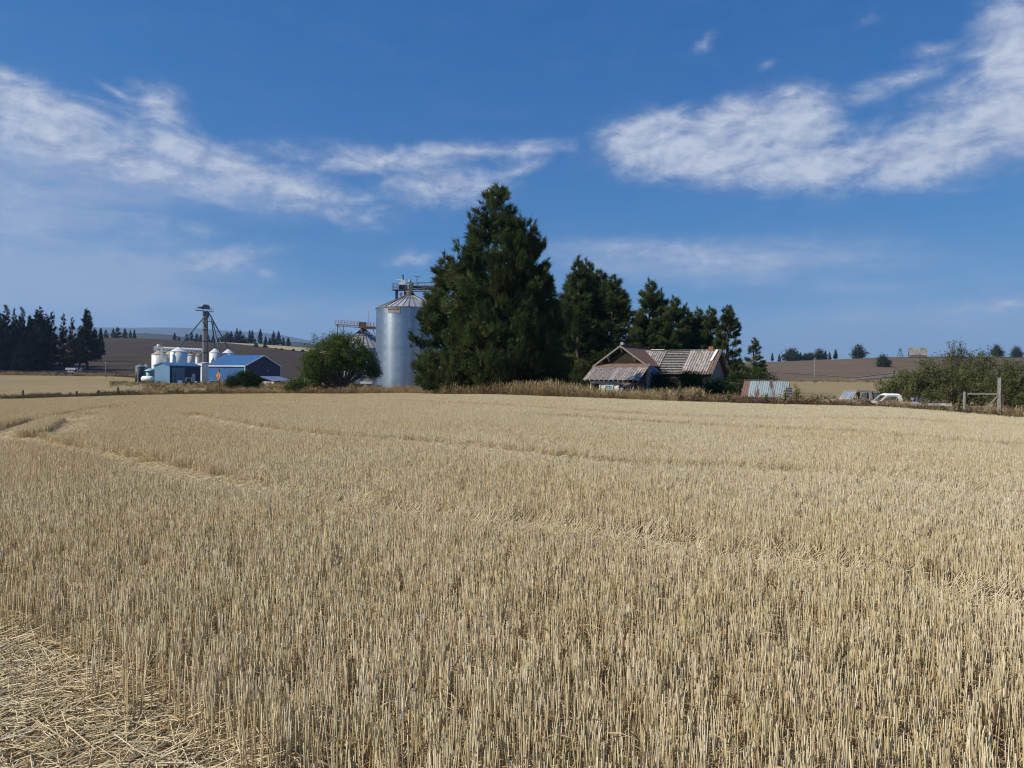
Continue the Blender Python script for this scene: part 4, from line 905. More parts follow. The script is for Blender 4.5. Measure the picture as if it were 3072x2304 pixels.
B1 = G(1229, 124); E1 = P(1229, 928, 124).z - B1.z; A1 = P(1229, 880, 124).z - B1.z
bin1, zt1 = steel_bin('tall shiny galvanised grain bin with a ribbed cone roof', B1, 5.42, E1, A1, 15, 11, 34, plate=True)
B2 = G(1088, 143); E2 = P(1088, 1046, 143).z - B2.z; A2 = P(1088, 984, 143).z - B2.z
bin2, zt2 = steel_bin('lower grain bin with a steep ribbed roof behind the leafy tree', B2, 5.0, E2, A2, 8, 10, 32)
bin1.rotation_euler[2] = 0.0

def truss(o, p, q, h, w, n, m_deck, m_truss, m_rail, bw=.055):
    p, q = Vector(p), Vector(q); d = (q - p).normalized(); s = Vector((-d.y, d.x, 0)).normalized() * (w / 2)
    MB().beam(p, q, w, .08 + bw).build('deck', m_deck, o)
    t = MB(); r = MB()
    for sg in (-1, 1):
        t.beam(p + s * sg - Vector((0, 0, .3)), q + s * sg - Vector((0, 0, .3)), .09)
        for k in range(n):
            a = p.lerp(q, k / n) + s * sg; b = p.lerp(q, (k + 1) / n) + s * sg
            t.beam(a - Vector((0, 0, .3)), b - Vector((0, 0, .02)), .05)
        for k in range(n + 1):
            a = p.lerp(q, k / n) + s * sg; r.beam(a, a + Vector((0, 0, h)), bw)
        for zz in (h * .5, h): r.beam(p + s * sg + Vector((0, 0, zz)), q + s * sg + Vector((0, 0, zz)), bw)
    t.build('truss', m_truss, o); r.build('railing', m_rail, o)
# walkway conveyor over the tall bin
bx, by, bz = B1
o = thing('overhead_conveyor', 'rusty railed conveyor walkway reaching from the tall bin peak into the pines', 'conveyor', (bx, by, bz))
truss(o, (-.8, 0, zt1 + .95), (9.5, 1.0, zt1 + 1.35), 1.05, .9, 10, MT['rust'], MT['whiteold'], MT['rustlight'])
MB().box((4.5, .9, zt1 + 1.45), (9, .35, .4), .1).build('conveyor_trough', MT['rustlight'], o)
MB().beam((7.0, .7, zt1 + 1.0), (9.3, .9, zt1 - 2.2), .1).beam((9.4, 1, zt1 + 1.2), (9.4, 1, -zt1 * .0), .15).build('support_leg', MT['rust'], o)
MB().box((.1, 0, zt1 + 1.5), (.7, .6, 1.0)).lathe([(.05, 2.0 + zt1), (.28, 2.2 + zt1), (.1, 2.7 + zt1)], 10, (-.1, 0, 0)).build('drive_motor', MT['tanpaint'], o)
MB().tube([(1.05, 0, zt1 + 1.0), (1.05, 0, zt1 + 3.1)], .06, 6).beam((.55, 0, zt1 + 3.1), (1.6, 0, zt1 + 3.1), .05).build('wind_mast', MT['darktank'], o)
# elevator behind the tall bin
q = P(1207, 860, 131); gq_ = gz(q.x, 131)
o = thing('bucket_elevator', 'bucket elevator with a white domed head above the tall steel bin', 'grain elevator', (q.x, 131, gq_))
zh = P(1207, 871, 131).z - gq_
for sx in (-.95, .55):
    MB().box((sx, 0, zh / 2), (.42, .42, zh)).build('leg', MT['darktank'], o)
MB().box((-.2, 0, zh / 2 - .2), (.35, .3, zh - .4)).build('ladder', MT['whiteold'], o)
hd = MB(); hd.box((.15, 0, zh + .45), (1.35, 1.0, .9)); hd.build('head_box', MT['navy'], o)
hm = MB(); prof = [(.66 * math.cos(a), zh + .9 + .85 * math.sin(a)) for a in np.linspace(0, math.pi, 12)]
hm.extr([(x + .15, z) for x, z in prof], -.5, .5); hm.build('head_dome', MT['whitesteel'], o)
pf = MB(); pf.box((-.4, 0, zh + .02), (2.5, 1.5, .1)); pf.build('platform', MT['rust'], o)
rl = MB()
for x in (-1.62, -1.15, -.7):
    for y in (-.72, .72): rl.beam((x, y, zh), (x, y, zh + 1.1), .06)
for z in (.55, 1.1):
    for y in (-.72, .72): rl.beam((-1.62, y, zh + z), (-.7, y, zh + z), .05)
    rl.beam((-1.62, -.72, zh + z), (-1.62, .72, zh + z), .05)
rl.build('railing', MT['rustlight'], o)
MB().tube([(.1, 0, zh + 1.8), (.12, 0, zh + 2.5)], .12, 6).box((.05, 0, zh + 2.55), (.35, .2, .12)).build('top_vent', MT['darktank'], o)
MB().beam((-1.2, 0, zh + 1.85), (0.05, 0, zh + 1.9), .09, .1).build('lamp_arm', MT['white'], o)
# conveyor over the lower bin
o = thing('overhead_conveyor', 'rusty red truss conveyor over the lower bin behind the leafy tree', 'conveyor', (B2.x, B2.y, B2.z))
pL = P(1010, 973, 143) - B2; pR = P(1136, 982, 139) - B2
truss(o, pL, pR, .75, .9, 13, MT['rust'], MT['rust'], MT['rustlight'])
sup = MB()
for uu in (0.02, .16):
    a = pL.lerp(pR, uu); sup.beam(a, (a.x, a.y, 0), .12)
a, b = pL.lerp(pR, .02), pL.lerp(pR, .16)
for k in range(5): sup.beam((a.x, a.y, a.z - 1.8 * k), (b.x, b.y, a.z - 1.8 * (k + 1)), .07)
sup.beam(pL.lerp(pR, .85), (pR.x + .2, pR.y, pR.z - 4), .09); sup.build('support_leg', MT['rust'], o)
c = pL.lerp(pR, .62); MB().box((c.x, c.y, c.z + .25), (1.2, .9, 1.0)).tube([(c.x, c.y, c.z), (c.x, c.y, c.z - 1.1)], .3, 8).build('drive_box', MT['rust'], o)
MB().box((c.x + 2.6, c.y, c.z - .3), (4.6, .6, .5)).build('conveyor_trough', MT['rustlight'], o)
c2 = pL.lerp(pR, .76); MB().tube([(c2.x, c2.y, c2.z), (c2.x + .05, c2.y, c2.z + 2.9)], .035, 5).build('antenna', MT['greym'], o)

# propane tanks and trailer in the yard
def hotank(label, u, Y, L, r, h, rz, mat='white', name='propane_tank', lift=0.0, sink=0.0):
    o = thing(name, label, 'tank', G(u, Y, lift), rz)
    pts = [(-L / 2, 0, h), (-L / 2 + r * .15, 0, h), (-L / 2 + r * .5, 0, h), (L / 2 - r * .5, 0, h), (L / 2 - r * .15, 0, h), (L / 2, 0, h)]
    MB().tube(pts, [r * .35, r * .72, r, r, r * .72, r * .35], 18).build('shell', MT[mat], o, True)
    for sx in (-1, 1): MB().box((sx * L * .3, 0, (h - r * .6) / 2), (.25, r * 1.4, h - r * .6)).build('foot', MT['darktank'], o)
    MB().lathe([(.18, h + r - .05), (.18, h + r + .12), (.05, h + r + .16)], 10).build('valve_dome', MT[mat], o)
    return o
hotank('white propane tank half hidden by grass behind the leafy tree', 928, 118, 2.3, .36, .95, .05, lift=.1)
o = thing('flat_trailer', 'low trailer with a white side board beside the tall bin', 'trailer', G(1100, 116), .05)
MB().box((0, 0, 1.0), (1.7, 2.2, .3)).build('side_board', MT['white'], o); MB().box((0, .2, .75), (1.8, 2.0, .12)).box((.1, .3, 1.45), (1.2, .2, .12)).build('frame', MT['greym'], o)
for sx in (-.5, .5): MB().tube([(sx, -1.0, .35), (sx, -1.2, .35)], .35, 14).build('wheel', MT['black'], o)

# ------------------------------------------------------------------ blue farmstead
def gable_shed(name, label, cat, corner, t, L, D, eave, rise, m_long, m_gable, m_roof, m_trim, long_right, ovh=.3, cor=False):
    """corner = the near corner; one wall runs away along +x' (turned by t), the other along +y'."""
    o = thing(name, label, cat, corner, t)
    T_ = .12
    if long_right:      # ridge along x'
        MB().box((L / 2, T_ / 2, eave / 2), (L, T_, eave)).build('front_wall', m_long, o)
        MB().box((L / 2, D - T_ / 2, eave / 2), (L, T_, eave)).build('rear_wall', m_long, o)
        for x, nm in ((0, 'gable_wall'), (L - T_, 'end_wall')):
            w = MB(); w.add([(x, T_, 0), (x, D - T_, 0), (x, D - T_, eave), (x, D / 2, eave + rise - .03), (x, T_, eave), (x + T_, T_, 0), (x + T_, D - T_, 0), (x + T_, D - T_, eave), (x + T_, D / 2, eave + rise - .03), (x + T_, T_, eave)],
                            [(0, 4, 3, 2, 1), (5, 6, 7, 8, 9), (0, 1, 6, 5), (1, 2, 7, 6), (2, 3, 8, 7), (3, 4, 9, 8), (4, 0, 5, 9)]); w.build(nm, m_gable, o)
        k = rise / (D / 2); zf = eave - ovh * k
        MB().slab((-ovh, -ovh, zf + .1), (L + ovh, -ovh, zf + .1), (L + ovh, D / 2, eave + rise + .1), (-ovh, D / 2, eave + rise + .1), .1).build('roof', m_roof, o)
        MB().slab((-ovh, D / 2 + .002, eave + rise + .1), (L + ovh, D / 2 + .002, eave + rise + .1), (L + ovh, D + ovh, zf + .1), (-ovh, D + ovh, zf + .1), .1).build('roof', m_roof, o)
        tr = MB(); tr.beam((-ovh, -ovh - .03, zf), (L + ovh, -ovh - .03, zf), .06, .22)
        for x in (-ovh - .03, L + ovh + .03):
            tr.beam((x, -ovh, zf), (x, D / 2, eave + rise), .06, .24); tr.beam((x, D / 2, eave + rise), (x, D + ovh, zf), .06, .24)
        tr.build('trim', m_trim, o)
    return o
# pale blue shed: near corner seen at u=510
t1 = R(64); c1 = G(510, 186)
S1L, S1D, S1E = 9.2, 5.5, P(510, 1097, 186).z - c1.z
s1 = gable_shed('farm_shed', 'pale blue metal shed with a big grey door', 'shed', c1, t1, S1L, S1D, S1E, .75, MT['darkblue_shade'], MT['blue2'], MT['blue2r'], MT['blue2r'], True, ovh=.12)  # long walls get a darker blue, their shade painted in
MB().box((2.4, -.05, 1.95), (3.7, .08, 3.9)).build('door', MT['doorgrey'], s1)
MB().box((1.4, -.12, 1.3), (.12, .05, 2.6)).build('downpipe', MT['darkblue_shade'], s1)
# big blue building: the long lit wall runs to u=617, the gable wall, shade painted as darker blue, runs from the near corner u=735
t2 = R(64); c2_ = G(735, 204); e2 = P(735, 1097, 204).z - c2_.z
LW, GW, RS = 14.0, 13.2, 2.9
o = thing('blue_building', 'large bright blue metal building with white trim', 'building', c2_, t2)
T_ = .14
MB().box((T_ / 2, LW / 2, e2 / 2), (T_, LW, e2)).build('long_wall', MT['blue1'], o)
MB().box((GW - T_ / 2, LW / 2, e2 / 2), (T_, LW, e2)).build('long_wall', MT['blue1'], o)
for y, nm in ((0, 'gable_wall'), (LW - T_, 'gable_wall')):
    MB().extr([(T_, 0), (GW - T_, 0), (GW - T_, e2), (GW / 2, e2 + RS - .04), (T_, e2)], y, y + T_).build(nm, MT['darkblue_shade'], o)
ov = .25; k = RS / (GW / 2); zf = e2 - ov * k
rf = MB().slab((-ov, LW + ov, zf + .12), (-ov, -ov, zf + .12), (GW / 2, -ov, e2 + RS + .12), (GW / 2, LW + ov, e2 + RS + .12), .1).build('roof', MT['blueroof'], o)
MB().slab((GW / 2 + .002, LW + ov, e2 + RS + .12), (GW / 2 + .002, -ov, e2 + RS + .12), (GW + ov, -ov, zf + .12), (GW + ov, LW + ov, zf + .12), .1).build('roof', MT['blueroof'], o)
seam = MB()
for y in np.arange(.7, LW, 1.0): seam.beam((-ov, y, zf + .14), (GW / 2, y, e2 + RS + .14), .05, .06)
seam.build('roof_seam', MT['blueroof'], rf)
tr = MB(); tr.beam((-ov - .03, -ov, zf), (-ov - .03, LW + ov, zf), .06, .26)
for y in (-ov - .03, LW + ov + .03): tr.beam((-ov, y, zf), (GW / 2, y, e2 + RS), .06, .28); tr.beam((GW / 2, y, e2 + RS), (GW + ov, y, zf), .06, .28)
tr.beam((-.06, -.06, 0), (-.06, -.06, e2), .16); tr.beam((GW + .05, -.05, 0), (GW + .05, -.05, e2), .14); tr.build('trim', MT['white'], o)
MB().lathe([(.28, -.1), (.28, .1)], 12, (0, 0, 0)).build('gable_vent', MT['greym'], o).matrix_local = Matrix.Translation((GW * .62, -.08, e2 * .72)) @ Matrix.Rotation(R(90), 4, 'X')
MB().box((.6, -.08, 3.4), (.5, .06, .5)).build('lamp', MT['greym'], o)
# white shed between the two
o = thing('white_shed', 'plain white metal shed squeezed between the two blue buildings', 'shed', G(607, 204), R(-30))
hw = P(607, 1091, 204).z - G(607, 204).z
MB().box((0, 0, hw / 2), (2.2, 2.0, hw)).build('wall', MT['whitesteel'], o); MB().slab((-1.15, -1.1, hw + .08), (1.15, -1.1, hw + .08), (1.15, 1.1, hw + .35), (-1.15, 1.1, hw + .35), .07).build('roof', MT['white'], o)
wb = MB()
for k in range(5): wb.box((0, -1.015, .5 + k * .8), (2.1, .03, .03))
wb.build('seam', MT['greym'], o)
# low blue-grey roofed lean-to
o = thing('lean_to', 'low open shed with a blue-grey roof beside the dark bush', 'shed', G(822, 178), R(55))
lz = P(822, 1142, 178).z - G(822, 178).z
MB().slab((-.3, -.3, lz), (5.4, -.3, lz + .02), (5.4, 5.0, lz + 1.0), (-.3, 5.0, lz + 1.0), .12).build('roof', MT['bluegrey'], o)
MB().box((2.6, .06, lz / 2 - .15), (5.2, .1, lz - .35)).build('front_wall', MT['darkblue_shade'], o)
MB().box((.06, 2.4, lz / 2 - .1), (.1, 4.6, lz - .3)).build('side_wall', MT['whiteold'], o)
# white hopper bins
def white_bin(u, uL, uR, vtop, veave, Y, label, cap='darktank', mat='whitesteel', roof='whitesteel'):
    g = G(u, Y); r = (uR - uL) / 2 / F * Y; ze = P(u, veave, Y).z - g.z; za = P(u, vtop, Y).z - g.z
    o = thing('hopper_bin', label, 'grain bin', g)
    MB().lathe([(r * .25, .5), (r, 2.2), (r, ze)], 26).build('body', MT[mat], o, True).data.polygons.foreach_set('use_smooth', [True] * 52 + [False] * 2)
    MB().lathe([(r + .08, ze - .03), (r + .08, ze + .02), (.3, za), (.28, za + .12)], 26).build('roof', MT[roof], o)
    for k in range(4):
        a = k * math.pi / 2 + .5; MB().beam((r * .92 * math.cos(a), r * .92 * math.sin(a), 0), (r * .92 * math.cos(a), r * .92 * math.sin(a), 2.3), .16).build('leg', MT['greym'], o)
    MB().lathe([(.3, za + .1), (.34, za + .3), (.1, za + .4)], 12).build('cap', MT[cap], o)
    return o
white_bin(478, 457, 500, 1052, 1064, 214, 'tall white hopper bin at the open end of the white conveyor', roof='tanpaint')
white_bin(509, 488, 531, 1054, 1067, 218, 'white hopper bin partly behind the big conical-roofed bin', roof='tanpaint')
white_bin(536, 511, 560, 1042, 1055, 212, 'big white hopper bin with the elevator spout on its peak')
white_bin(571, 556, 584, 1061, 1066, 222, 'small white bin with an orange-tinted roof', mat='whiteold', roof='tanpaint')
white_bin(597, 586, 612, 1058, 1068, 228, 'small brown-roofed grey bin behind the elevator leg', mat='greym', roof='rustlight')
white_bin(645, 628, 661, 1046, 1058, 226, 'white hopper bin with a conical roof beside the elevator leg')
white_bin(685, 669, 704, 1048, 1060, 228, 'white hopper bin rising behind the bright blue roof')
# elevator leg
LY = 219; gL = G(614, LY); o = thing('grain_elevator_leg', 'tall slim grain elevator leg with a dark motor head and spouts', 'grain elevator', gL)
zt = P(614, 932, LY).z - gL.z
MB().box((-.42, 0, zt / 2), (.34, .6, zt)).build('leg', MT['ladder'], o)
MB().box((.28, 0, zt / 2), (.85, .7, zt)).build('leg', MT['legbrown'], o)
hb = MB()
for z in np.arange(2, zt, 3.2): hb.box((.1, 0, z), (1.5, .9, .12))
hb.build('brace_band', MT['darktank'], o)
hd = MB(); hd.extr([(1.0 * math.cos(a) + .25, zt + .7 + 1.05 * math.sin(a)) for a in np.linspace(-.3, math.pi + .2, 14)], -.55, .55); hd.build('head', MT['navy'], o)
MB().add([(-.5, -.35, zt + .35), (-1.9, -.2, zt + .75), (-1.9, .2, zt + .75), (-.5, .35, zt + .35), (-.5, -.35, zt + 1.2), (-1.9, -.2, zt + 1.0), (-1.9, .2, zt + 1.0), (-.5, .35, zt + 1.2)], [(0, 3, 2, 1), (4, 5, 6, 7), (0, 1, 5, 4), (1, 2, 6, 5), (2, 3, 7, 6), (3, 0, 4, 7)]).build('motor', MT['navy'], o)
MB().box((-1.5, 0, zt), (2.2, 1.6, .1)).box((1.6, 0, zt - .3), (1.4, 1.4, .1)).build('platform', MT['darktank'], o)
rl = MB()
for x, z in ((-2.5, zt), (-1.8, zt), (1.6, zt - .3), (2.2, zt - .3)):
    for y in (-.7, .7): rl.beam((x, y, z), (x, y, z + 1.1), .05)
for z in (.55, 1.1):
    for y in (-.7, .7): rl.beam((-2.5, y, zt + z), (-.7, y, zt + z), .05); rl.beam((1.0, y, zt - .3 + z), (2.2, y, zt - .3 + z), .05)
rl.build('railing', MT['greym'], o)
zp = P(614, 964, LY).z - gL.z
MB().box((1.2, 0, zp), (1.6, .9, .1)).build('platform', MT['darktank'], o)
rl = MB()
for x in (.9, 1.4, 1.95): rl.beam((x, -.4, zp), (x, -.4, zp + 1.0), .05)
for z in (.5, 1.0): rl.beam((.7, -.4, zp + z), (1.95, -.4, zp + z), .05)
rl.build('railing', MT['greym'], o)
def loc(u, v, Y): return P(u, v, Y) - gL
a = loc(624, 936, LY - .4); dv = loc(634, 950, LY - .4)
for i, pts in enumerate(([loc(608, 957, LY), loc(538, 1040, 212)], [a, dv, loc(645, 1044, 226)], [a, dv + Vector((.2, 0, -.4)), loc(661, 1066, 216)], [a, dv + Vector((.1, 0, -.2)), loc(638, 960, LY), loc(686, 1046, 228)])):
    MB().tube(pts, .17, 8).build('spout', MT['spout'], o)
MB().box((.95, -.4, zt - 1.1), (.6, .5, 1.6)).build('distributor', MT['navy'], o)
# white truss conveyor between the bins
cpos = G(535, 222); o = thing('bin_conveyor', 'white railed conveyor bridge running above the white bins', 'conveyor', cpos)
pa, pb = P(464, 1051, 221) - cpos, P(606, 1057, 223) - cpos
truss(o, pa, pb, 1.1, 1.2, 16, MT['white'], MT['whitesteel'], MT['white'], .12)
MB().tube([pa + Vector((.5, 0, .6)), pb + Vector((0, 0, .6))], .48, 10).build('conveyor_tube', MT['whitesteel'], o)
MB().lathe([(.3, 0), (.5, .3), (.3, .8)], 10, tuple(pa + Vector((1.1, 0, 1.0)))).build('drive_motor', MT['white'], o)
for uu in (.05, .5, .95):
    a = pa.lerp(pb, uu); MB().beam((a.x, a.y + .8, a.z), (a.x, a.y + .8, 0), .18).build('support_leg', MT['whiteold'], o)
g = G(485, 209); o = thing('light_mast', 'pale square mast with antenna bars between the white bins', 'mast', g); zz = P(485, 1040, 209).z - g.z
MB().box((0, 0, zz / 2), (.55, .5, zz)).build('mast', MT['whiteold'], o); MB().beam((0, 0, zz), (0, 0, zz + 1.1), .08).beam((-.7, 0, zz + .9), (.6, 0, zz + .9), .05).build('antenna', MT['greym'], o)
# tanks by the shed
def vtank(name, label, u, Y, r, vtop, veave, mat, roof):
    g = G(u, Y); ze = P(u, veave, Y).z - g.z; za = P(u, vtop, Y).z - g.z; o = thing(name, label, 'tank', g)
    MB().lathe([(r, 0), (r, ze)], 28).build('shell', MT[mat], o, True).data.polygons.foreach_set('use_smooth', [True] * 28 + [False] * 2)
    MB().lathe([(r + .08, ze), (r + .05, ze + .05), (r * .75, ze + (za - ze) * .55), (.3, za), (.25, za + .15)], 28).build('roof', MT[roof], o, True)
    MB().lathe([(.3, za), (.34, za + .22), (.1, za + .28)], 12).build('hatch', MT['greym'], o)
    MB().beam((0, -r - .12, 0), (0, -r - .12, ze), .35, .06).build('ladder', MT['greym'], o)
    return o
vtank('storage_tank', 'dark steel storage tank with a low cone roof', 421, 209, 1.3, 1095, 1100, 'darktank', 'greym')
o = vtank('storage_tank', 'dark round tank with a pale roof edge behind the teal tank', 440, 222, 1.3, 1094, 1103, 'darktank', 'greym')
o = thing('teal_tank', 'pale teal domed tank beside the pale blue shed', 'tank', G(452, 206)); ze = P(452, 1113, 206).z - G(452, 206).z; za = P(452, 1105, 206).z - G(452, 206).z
MB().lathe([(1.15, .0), (1.15, ze)], 24).build('shell', MT['teal'], o, True); MB().lathe([(1.5, ze - .05), (1.48, ze + .1), (.7, ze + .6), (.2, za)], 24).build('roof', MT['tealpale'], o, True)
MB().add([(-1.0, -1.4, ze), (1.5, -1.5, ze), (1.6, -1.6, ze - .9), (.2, -1.55, ze - .5)], [(0, 1, 2, 3)]).build('flap', MT['navy'], o)
hotank('white horizontal nurse tank lying beside the pale blue shed', 443, 187, 3.1, .72, 1.15, R(-8), name='nurse_tank')
o = thing('white_tote', 'white plastic tote standing before the grey shed door', 'tote', G(540, 173), .2); MB().box((0, 0, .5), (.85, .85, .8)).build('tub', MT['white'], o); MB().box((0, 0, .06), (.95, .95, .12)).build('pallet', MT['wood'], o)
o = thing('white_drum', 'white drum lying in the grass past the steel frame', 'drum', G(585, 175), .6); MB().tube([(-.4, 0, .35), (.4, 0, .35)], .33, 14).build('drum', MT['white'], o); MB().box((0, 0, .05), (.6, .6, .1)).build('pallet', MT['wood'], o)
o = thing('implement_frame', 'open steel implement frame with a grey panel by the shed', 'machine', G(570, 174), .1)
f_ = MB()
for x in (-.9, .5):
    for y in (-.4, .4): f_.beam((x, y, 0), (x, y, 1.45), .09)
for z in (.5, 1.45):
    for y in (-.4, .4): f_.beam((-.9, y, z), (.5, y, z), .09)
f_.build('frame', MT['ladder'], o); MB().box((.75, .1, 1.25), (.75, .12, 2.3)).build('panel', MT['doorgrey'], o)
for sx in (-.6, .3): MB().tube([(sx, -.5, .35), (sx, -.3, .35)], .35, 14).build('wheel', MT['black'], o)
MB().box((-.2, 0, .8), (.8, .6, .4)).build('engine', MT['darktank'], o)
o = thing('flat_wagon', 'small flat wagon parked against the bright blue wall', 'wagon', G(646, 180), .1)
MB().box((0, 0, .75), (2.0, 1.2, .12)).build('deck', MT['ladder'], o); MB().box((0, 0, .6), (1.8, .5, .16)).build('frame', MT['darktank'], o)
for sx in (-.7, .7):
    for sy in (-.5, .5): MB().tube([(sx, sy - .08, .3), (sx, sy + .08, .3)], .3, 12).build('wheel', MT['black'], o)
# amber marker sign
g = G(657, 104); o = thing('warning_sign', 'faded amber diamond sign with a red mark on a dark post', 'sign', g, R(-41))
zs = P(657, 1127, 104).z - g.z; s = .62
MB().add([(0, -.06, zs - s), (s, -.06, zs), (0, -.06, zs + s), (-s, -.06, zs), (0, -.09, zs - s), (s, -.09, zs), (0, -.09, zs + s), (-s, -.09, zs)],
         [(0, 1, 2, 3), (7, 6, 5, 4), (0, 4, 5, 1), (1, 5, 6, 2), (2, 6, 7, 3), (3, 7, 4, 0)]).build('plate', MT['signy'], o)
MB().extr([(-.16, zs - .34), (.16, zs - .34), (.22, zs + .02), (0, zs + .12), (-.22, zs + .02)], -.105, -.093).extr([(-.12, zs + .2), (.12, zs + .2), (.1, zs + .36), (-.1, zs + .36)], -.105, -.093).build('symbol', MT['signr'], o)
MB().box((0, 0, (zs + s + .3) / 2), (.11, .11, zs + s + .3)).build('post', MT['darkwood'], o)

# ------------------------------------------------------------------ spreader truck before the wood
g = G(229, 298); o = thing('spreader_truck', 'spreader truck with a white tank body parked before the dark wood', 'truck', g, R(4))
MB().box((-.3, 0, .85), (7.0, .9, .25)).build('chassis', MT['navy'], o)
tb = MB(); tb.extr([(-3.6, 2.1), (.1, 2.1), (.1, 2.75), (-.2, 2.85), (-3.3, 2.85), (-3.6, 2.7)], -1.1, 1.1); tb.build('tank', MT['whitesteel'], o, False)
MB().extr([(-2.8, 1.2), (-.5, 1.2), (.0, 2.05), (-3.4, 2.05)], -.85, .85).build('hopper', MT['greym'], o)
for k in range(4): MB().box((-2.55 + k * .62, -1.0, 1.35), (.4, .12, .5)).build('side_box', MT['white'], o)
MB().extr([(1.2, .9), (3.7, .9), (3.75, 1.6), (2.75, 1.75), (2.4, 2.65), (1.2, 2.65)], -1.05, 1.05).build('cab', MT['navy'], o)
MB().extr([(1.55, 1.75), (2.45, 1.75), (2.25, 2.45), (1.55, 2.45)], -1.07, -1.055).build('cab_window', MT['glassd'], o)
MB().box((2.0, 0, 2.78), (.5, .8, .22)).build('beacon_bar', MT['white'], o)
MB().tube([(1.0, -.9, .9), (1.0, -.9, 3.1)], .08, 8).build('exhaust', MT['greym'], o)
MB().beam((-3.9, -1.2, 1.0), (-2.9, -1.2, 1.0), .08).build('boom', MT['greym'], o)
for x in (-2.6, -1.4, 2.7):
    for y in (-.95, .95):
        w = MB().tube([(x, y - .17, .52), (x, y + .17, .52)], .52, 16).build('wheel', MT['black'], o); MB().tube([(x, y - .19, .52), (x, y + .19, .52)], .27, 12).build('rim', MT['greym'], w)

# ------------------------------------------------------------------ poles and fence posts
def upole(u, vtop, Y, label, arms):
    g = G(u, Y); h = P(u, vtop, Y).z - g.z; o = thing('utility_pole', label, 'utility pole', g)
    MB().tube([(0, 0, -.3), (0, 0, h)], [.17, .11], 10).build('pole', MT['wood'], o, True)
    for z, w in arms: MB().box((0, 0, h - z), (w, .1, .12)).build('crossarm', MT['wood'], o)
    for x in (-.5, .5): MB().lathe([(.05, h - arms[0][0] + .06), (.07, h - arms[0][0] + .15), (.03, h - arms[0][0] + .22)], 8, (x * arms[0][1] * .85, 0, 0)).build('insulator', MT['greym'], o)
upole(318, 1084, 270, 'weathered utility pole near the spreader truck', [(.5, 1.4)])
upole(2444, 1073, 262, 'pale utility pole standing in the tan field under the brown hill', [(.6, 1.6)])
for u, Y, h, lab in ((68, 101, 1.25, 'dark wooden fence post standing alone on the scrubby fence line'), (229, 97.5, .95, 'short stub of fence post on the scrubby fence line'), (290, 96.7, 1.0, 'leaning fence post with a weed tangled on it'), (353, 96, 1.25, 'dark fence post beside the dry weed mound')):
    o = thing('fence_post', lab, 'fence post', G(u, Y)); ln = .28 if u == 290 else .06
    MB().tube([(0, 0, -.3), (ln * .5, 0, h * .5), (ln, 0, h)], [.11, .10, .09], 8).build('post', MT['darkwood'], o)
    MB().tube([(ln * .8, -.1, h * .78), (ln * .8, .1, h * .78)], .12, 6).build('wire_wrap', MT['rust'], o)
for u, Y, sd in ((300, 97.5, 150), (640, 93, 151), (520, 96, 152), (160, 99.5, 153)):
    leafy('weed_clump', {150: 'green-brown weed clump round the leaning fence post', 151: 'low brown weed mound below the amber sign', 152: 'low weed mound between the fence posts and the amber sign', 153: 'flat weed patch between two fence posts'}[sd], 'weeds', G(u, Y), sd, [(0, 0, .25, 1.3, .6, .32, 1), (.7, 0, .3, .7, .5, .4, .6)], 1800, .12, 'shrub', brown=.7)
# gate corner
gp = G(2999, 43); gp2 = G(2895, 43.6)
o = thing('gate_brace', 'weathered timber fence brace with one tall and one short post', 'fence', gp)
hT = P(3001, 1133, 43).z - gp.z; hS = P(2895, 1175, 43.6).z - gp.z; dx_ = gp2.x - gp.x; dy_ = gp2.y - gp.y
MB().tube([(0, 0, -.3), (0, 0, hT)], [.125, .115], 4).build('tall_post', MT['wood'], o)
MB().tube([(dx_, dy_, -.3), (dx_, dy_, hS)], [.09, .085], 10).build('short_post', MT['wood'], o)
MB().beam((dx_ + .1, dy_, hS - .12), (-.1, 0, hS - .10), .09, .09).build('rail', MT['wood'], o)
MB().beam((-.1, 0, hS - .22), (dx_ * .55, dy_ * .55, .2), .08, .08).build('diagonal', MT['wood'], o)

# ------------------------------------------------------------------ old farmhouse
th = R(-33); HO = G(1863, 84); HO.z = gz(HO.x, HO.y)
house = thing('farmhouse', 'abandoned white farmhouse with rusting corrugated roof and bare laths', 'house', HO, th)
def hz(v, Y=84): return P(1863, v, Y).z - HO.z
ZR, ZE = hz(1036), hz(1092); ZPE = hz(1140, 81.5)
HWd = 3.05
cs, sn = math.cos(th), math.sin(th)
def ribsheet(a, b, c, d, mat, name, parent, n=2, amp=.035, cols=6):
    """one ribbed metal sheet; a-b is the lower edge, d-c the upper edge."""
    a, b, c, d = map(Vector, (a, b, c, d)); nr = (b - a).cross(d - a).normalized(); vs, fs = [], []
    K = n * cols
    for k in range(K + 1):
        q = k / K; h_ = amp * max(0, math.cos(2 * math.pi * q * n)) ** 2
        for e in (a.lerp(b, q), d.lerp(c, q)): vs.append(e + nr * h_)
    for k in range(K): fs.append((2 * k, 2 * k + 2, 2 * k + 3, 2 * k + 1))
    return MB().add(vs, fs).build(name, mat, parent)
# front wing walls
W_ = HWd - .35
MB().extr([(-W_, 0), (W_, 0), (W_, ZE - .1), (0, ZR - .35), (-W_, ZE - .1)], .25, .37).build('gable_wall', MT['mossy_shade'], house)
for sx in (-1, 1): MB().box((sx * (W_ - .06), 3.6, (ZE - .15) / 2), (.12, 6.4, ZE - .15)).build('side_wall', MT['whiteold'], house)
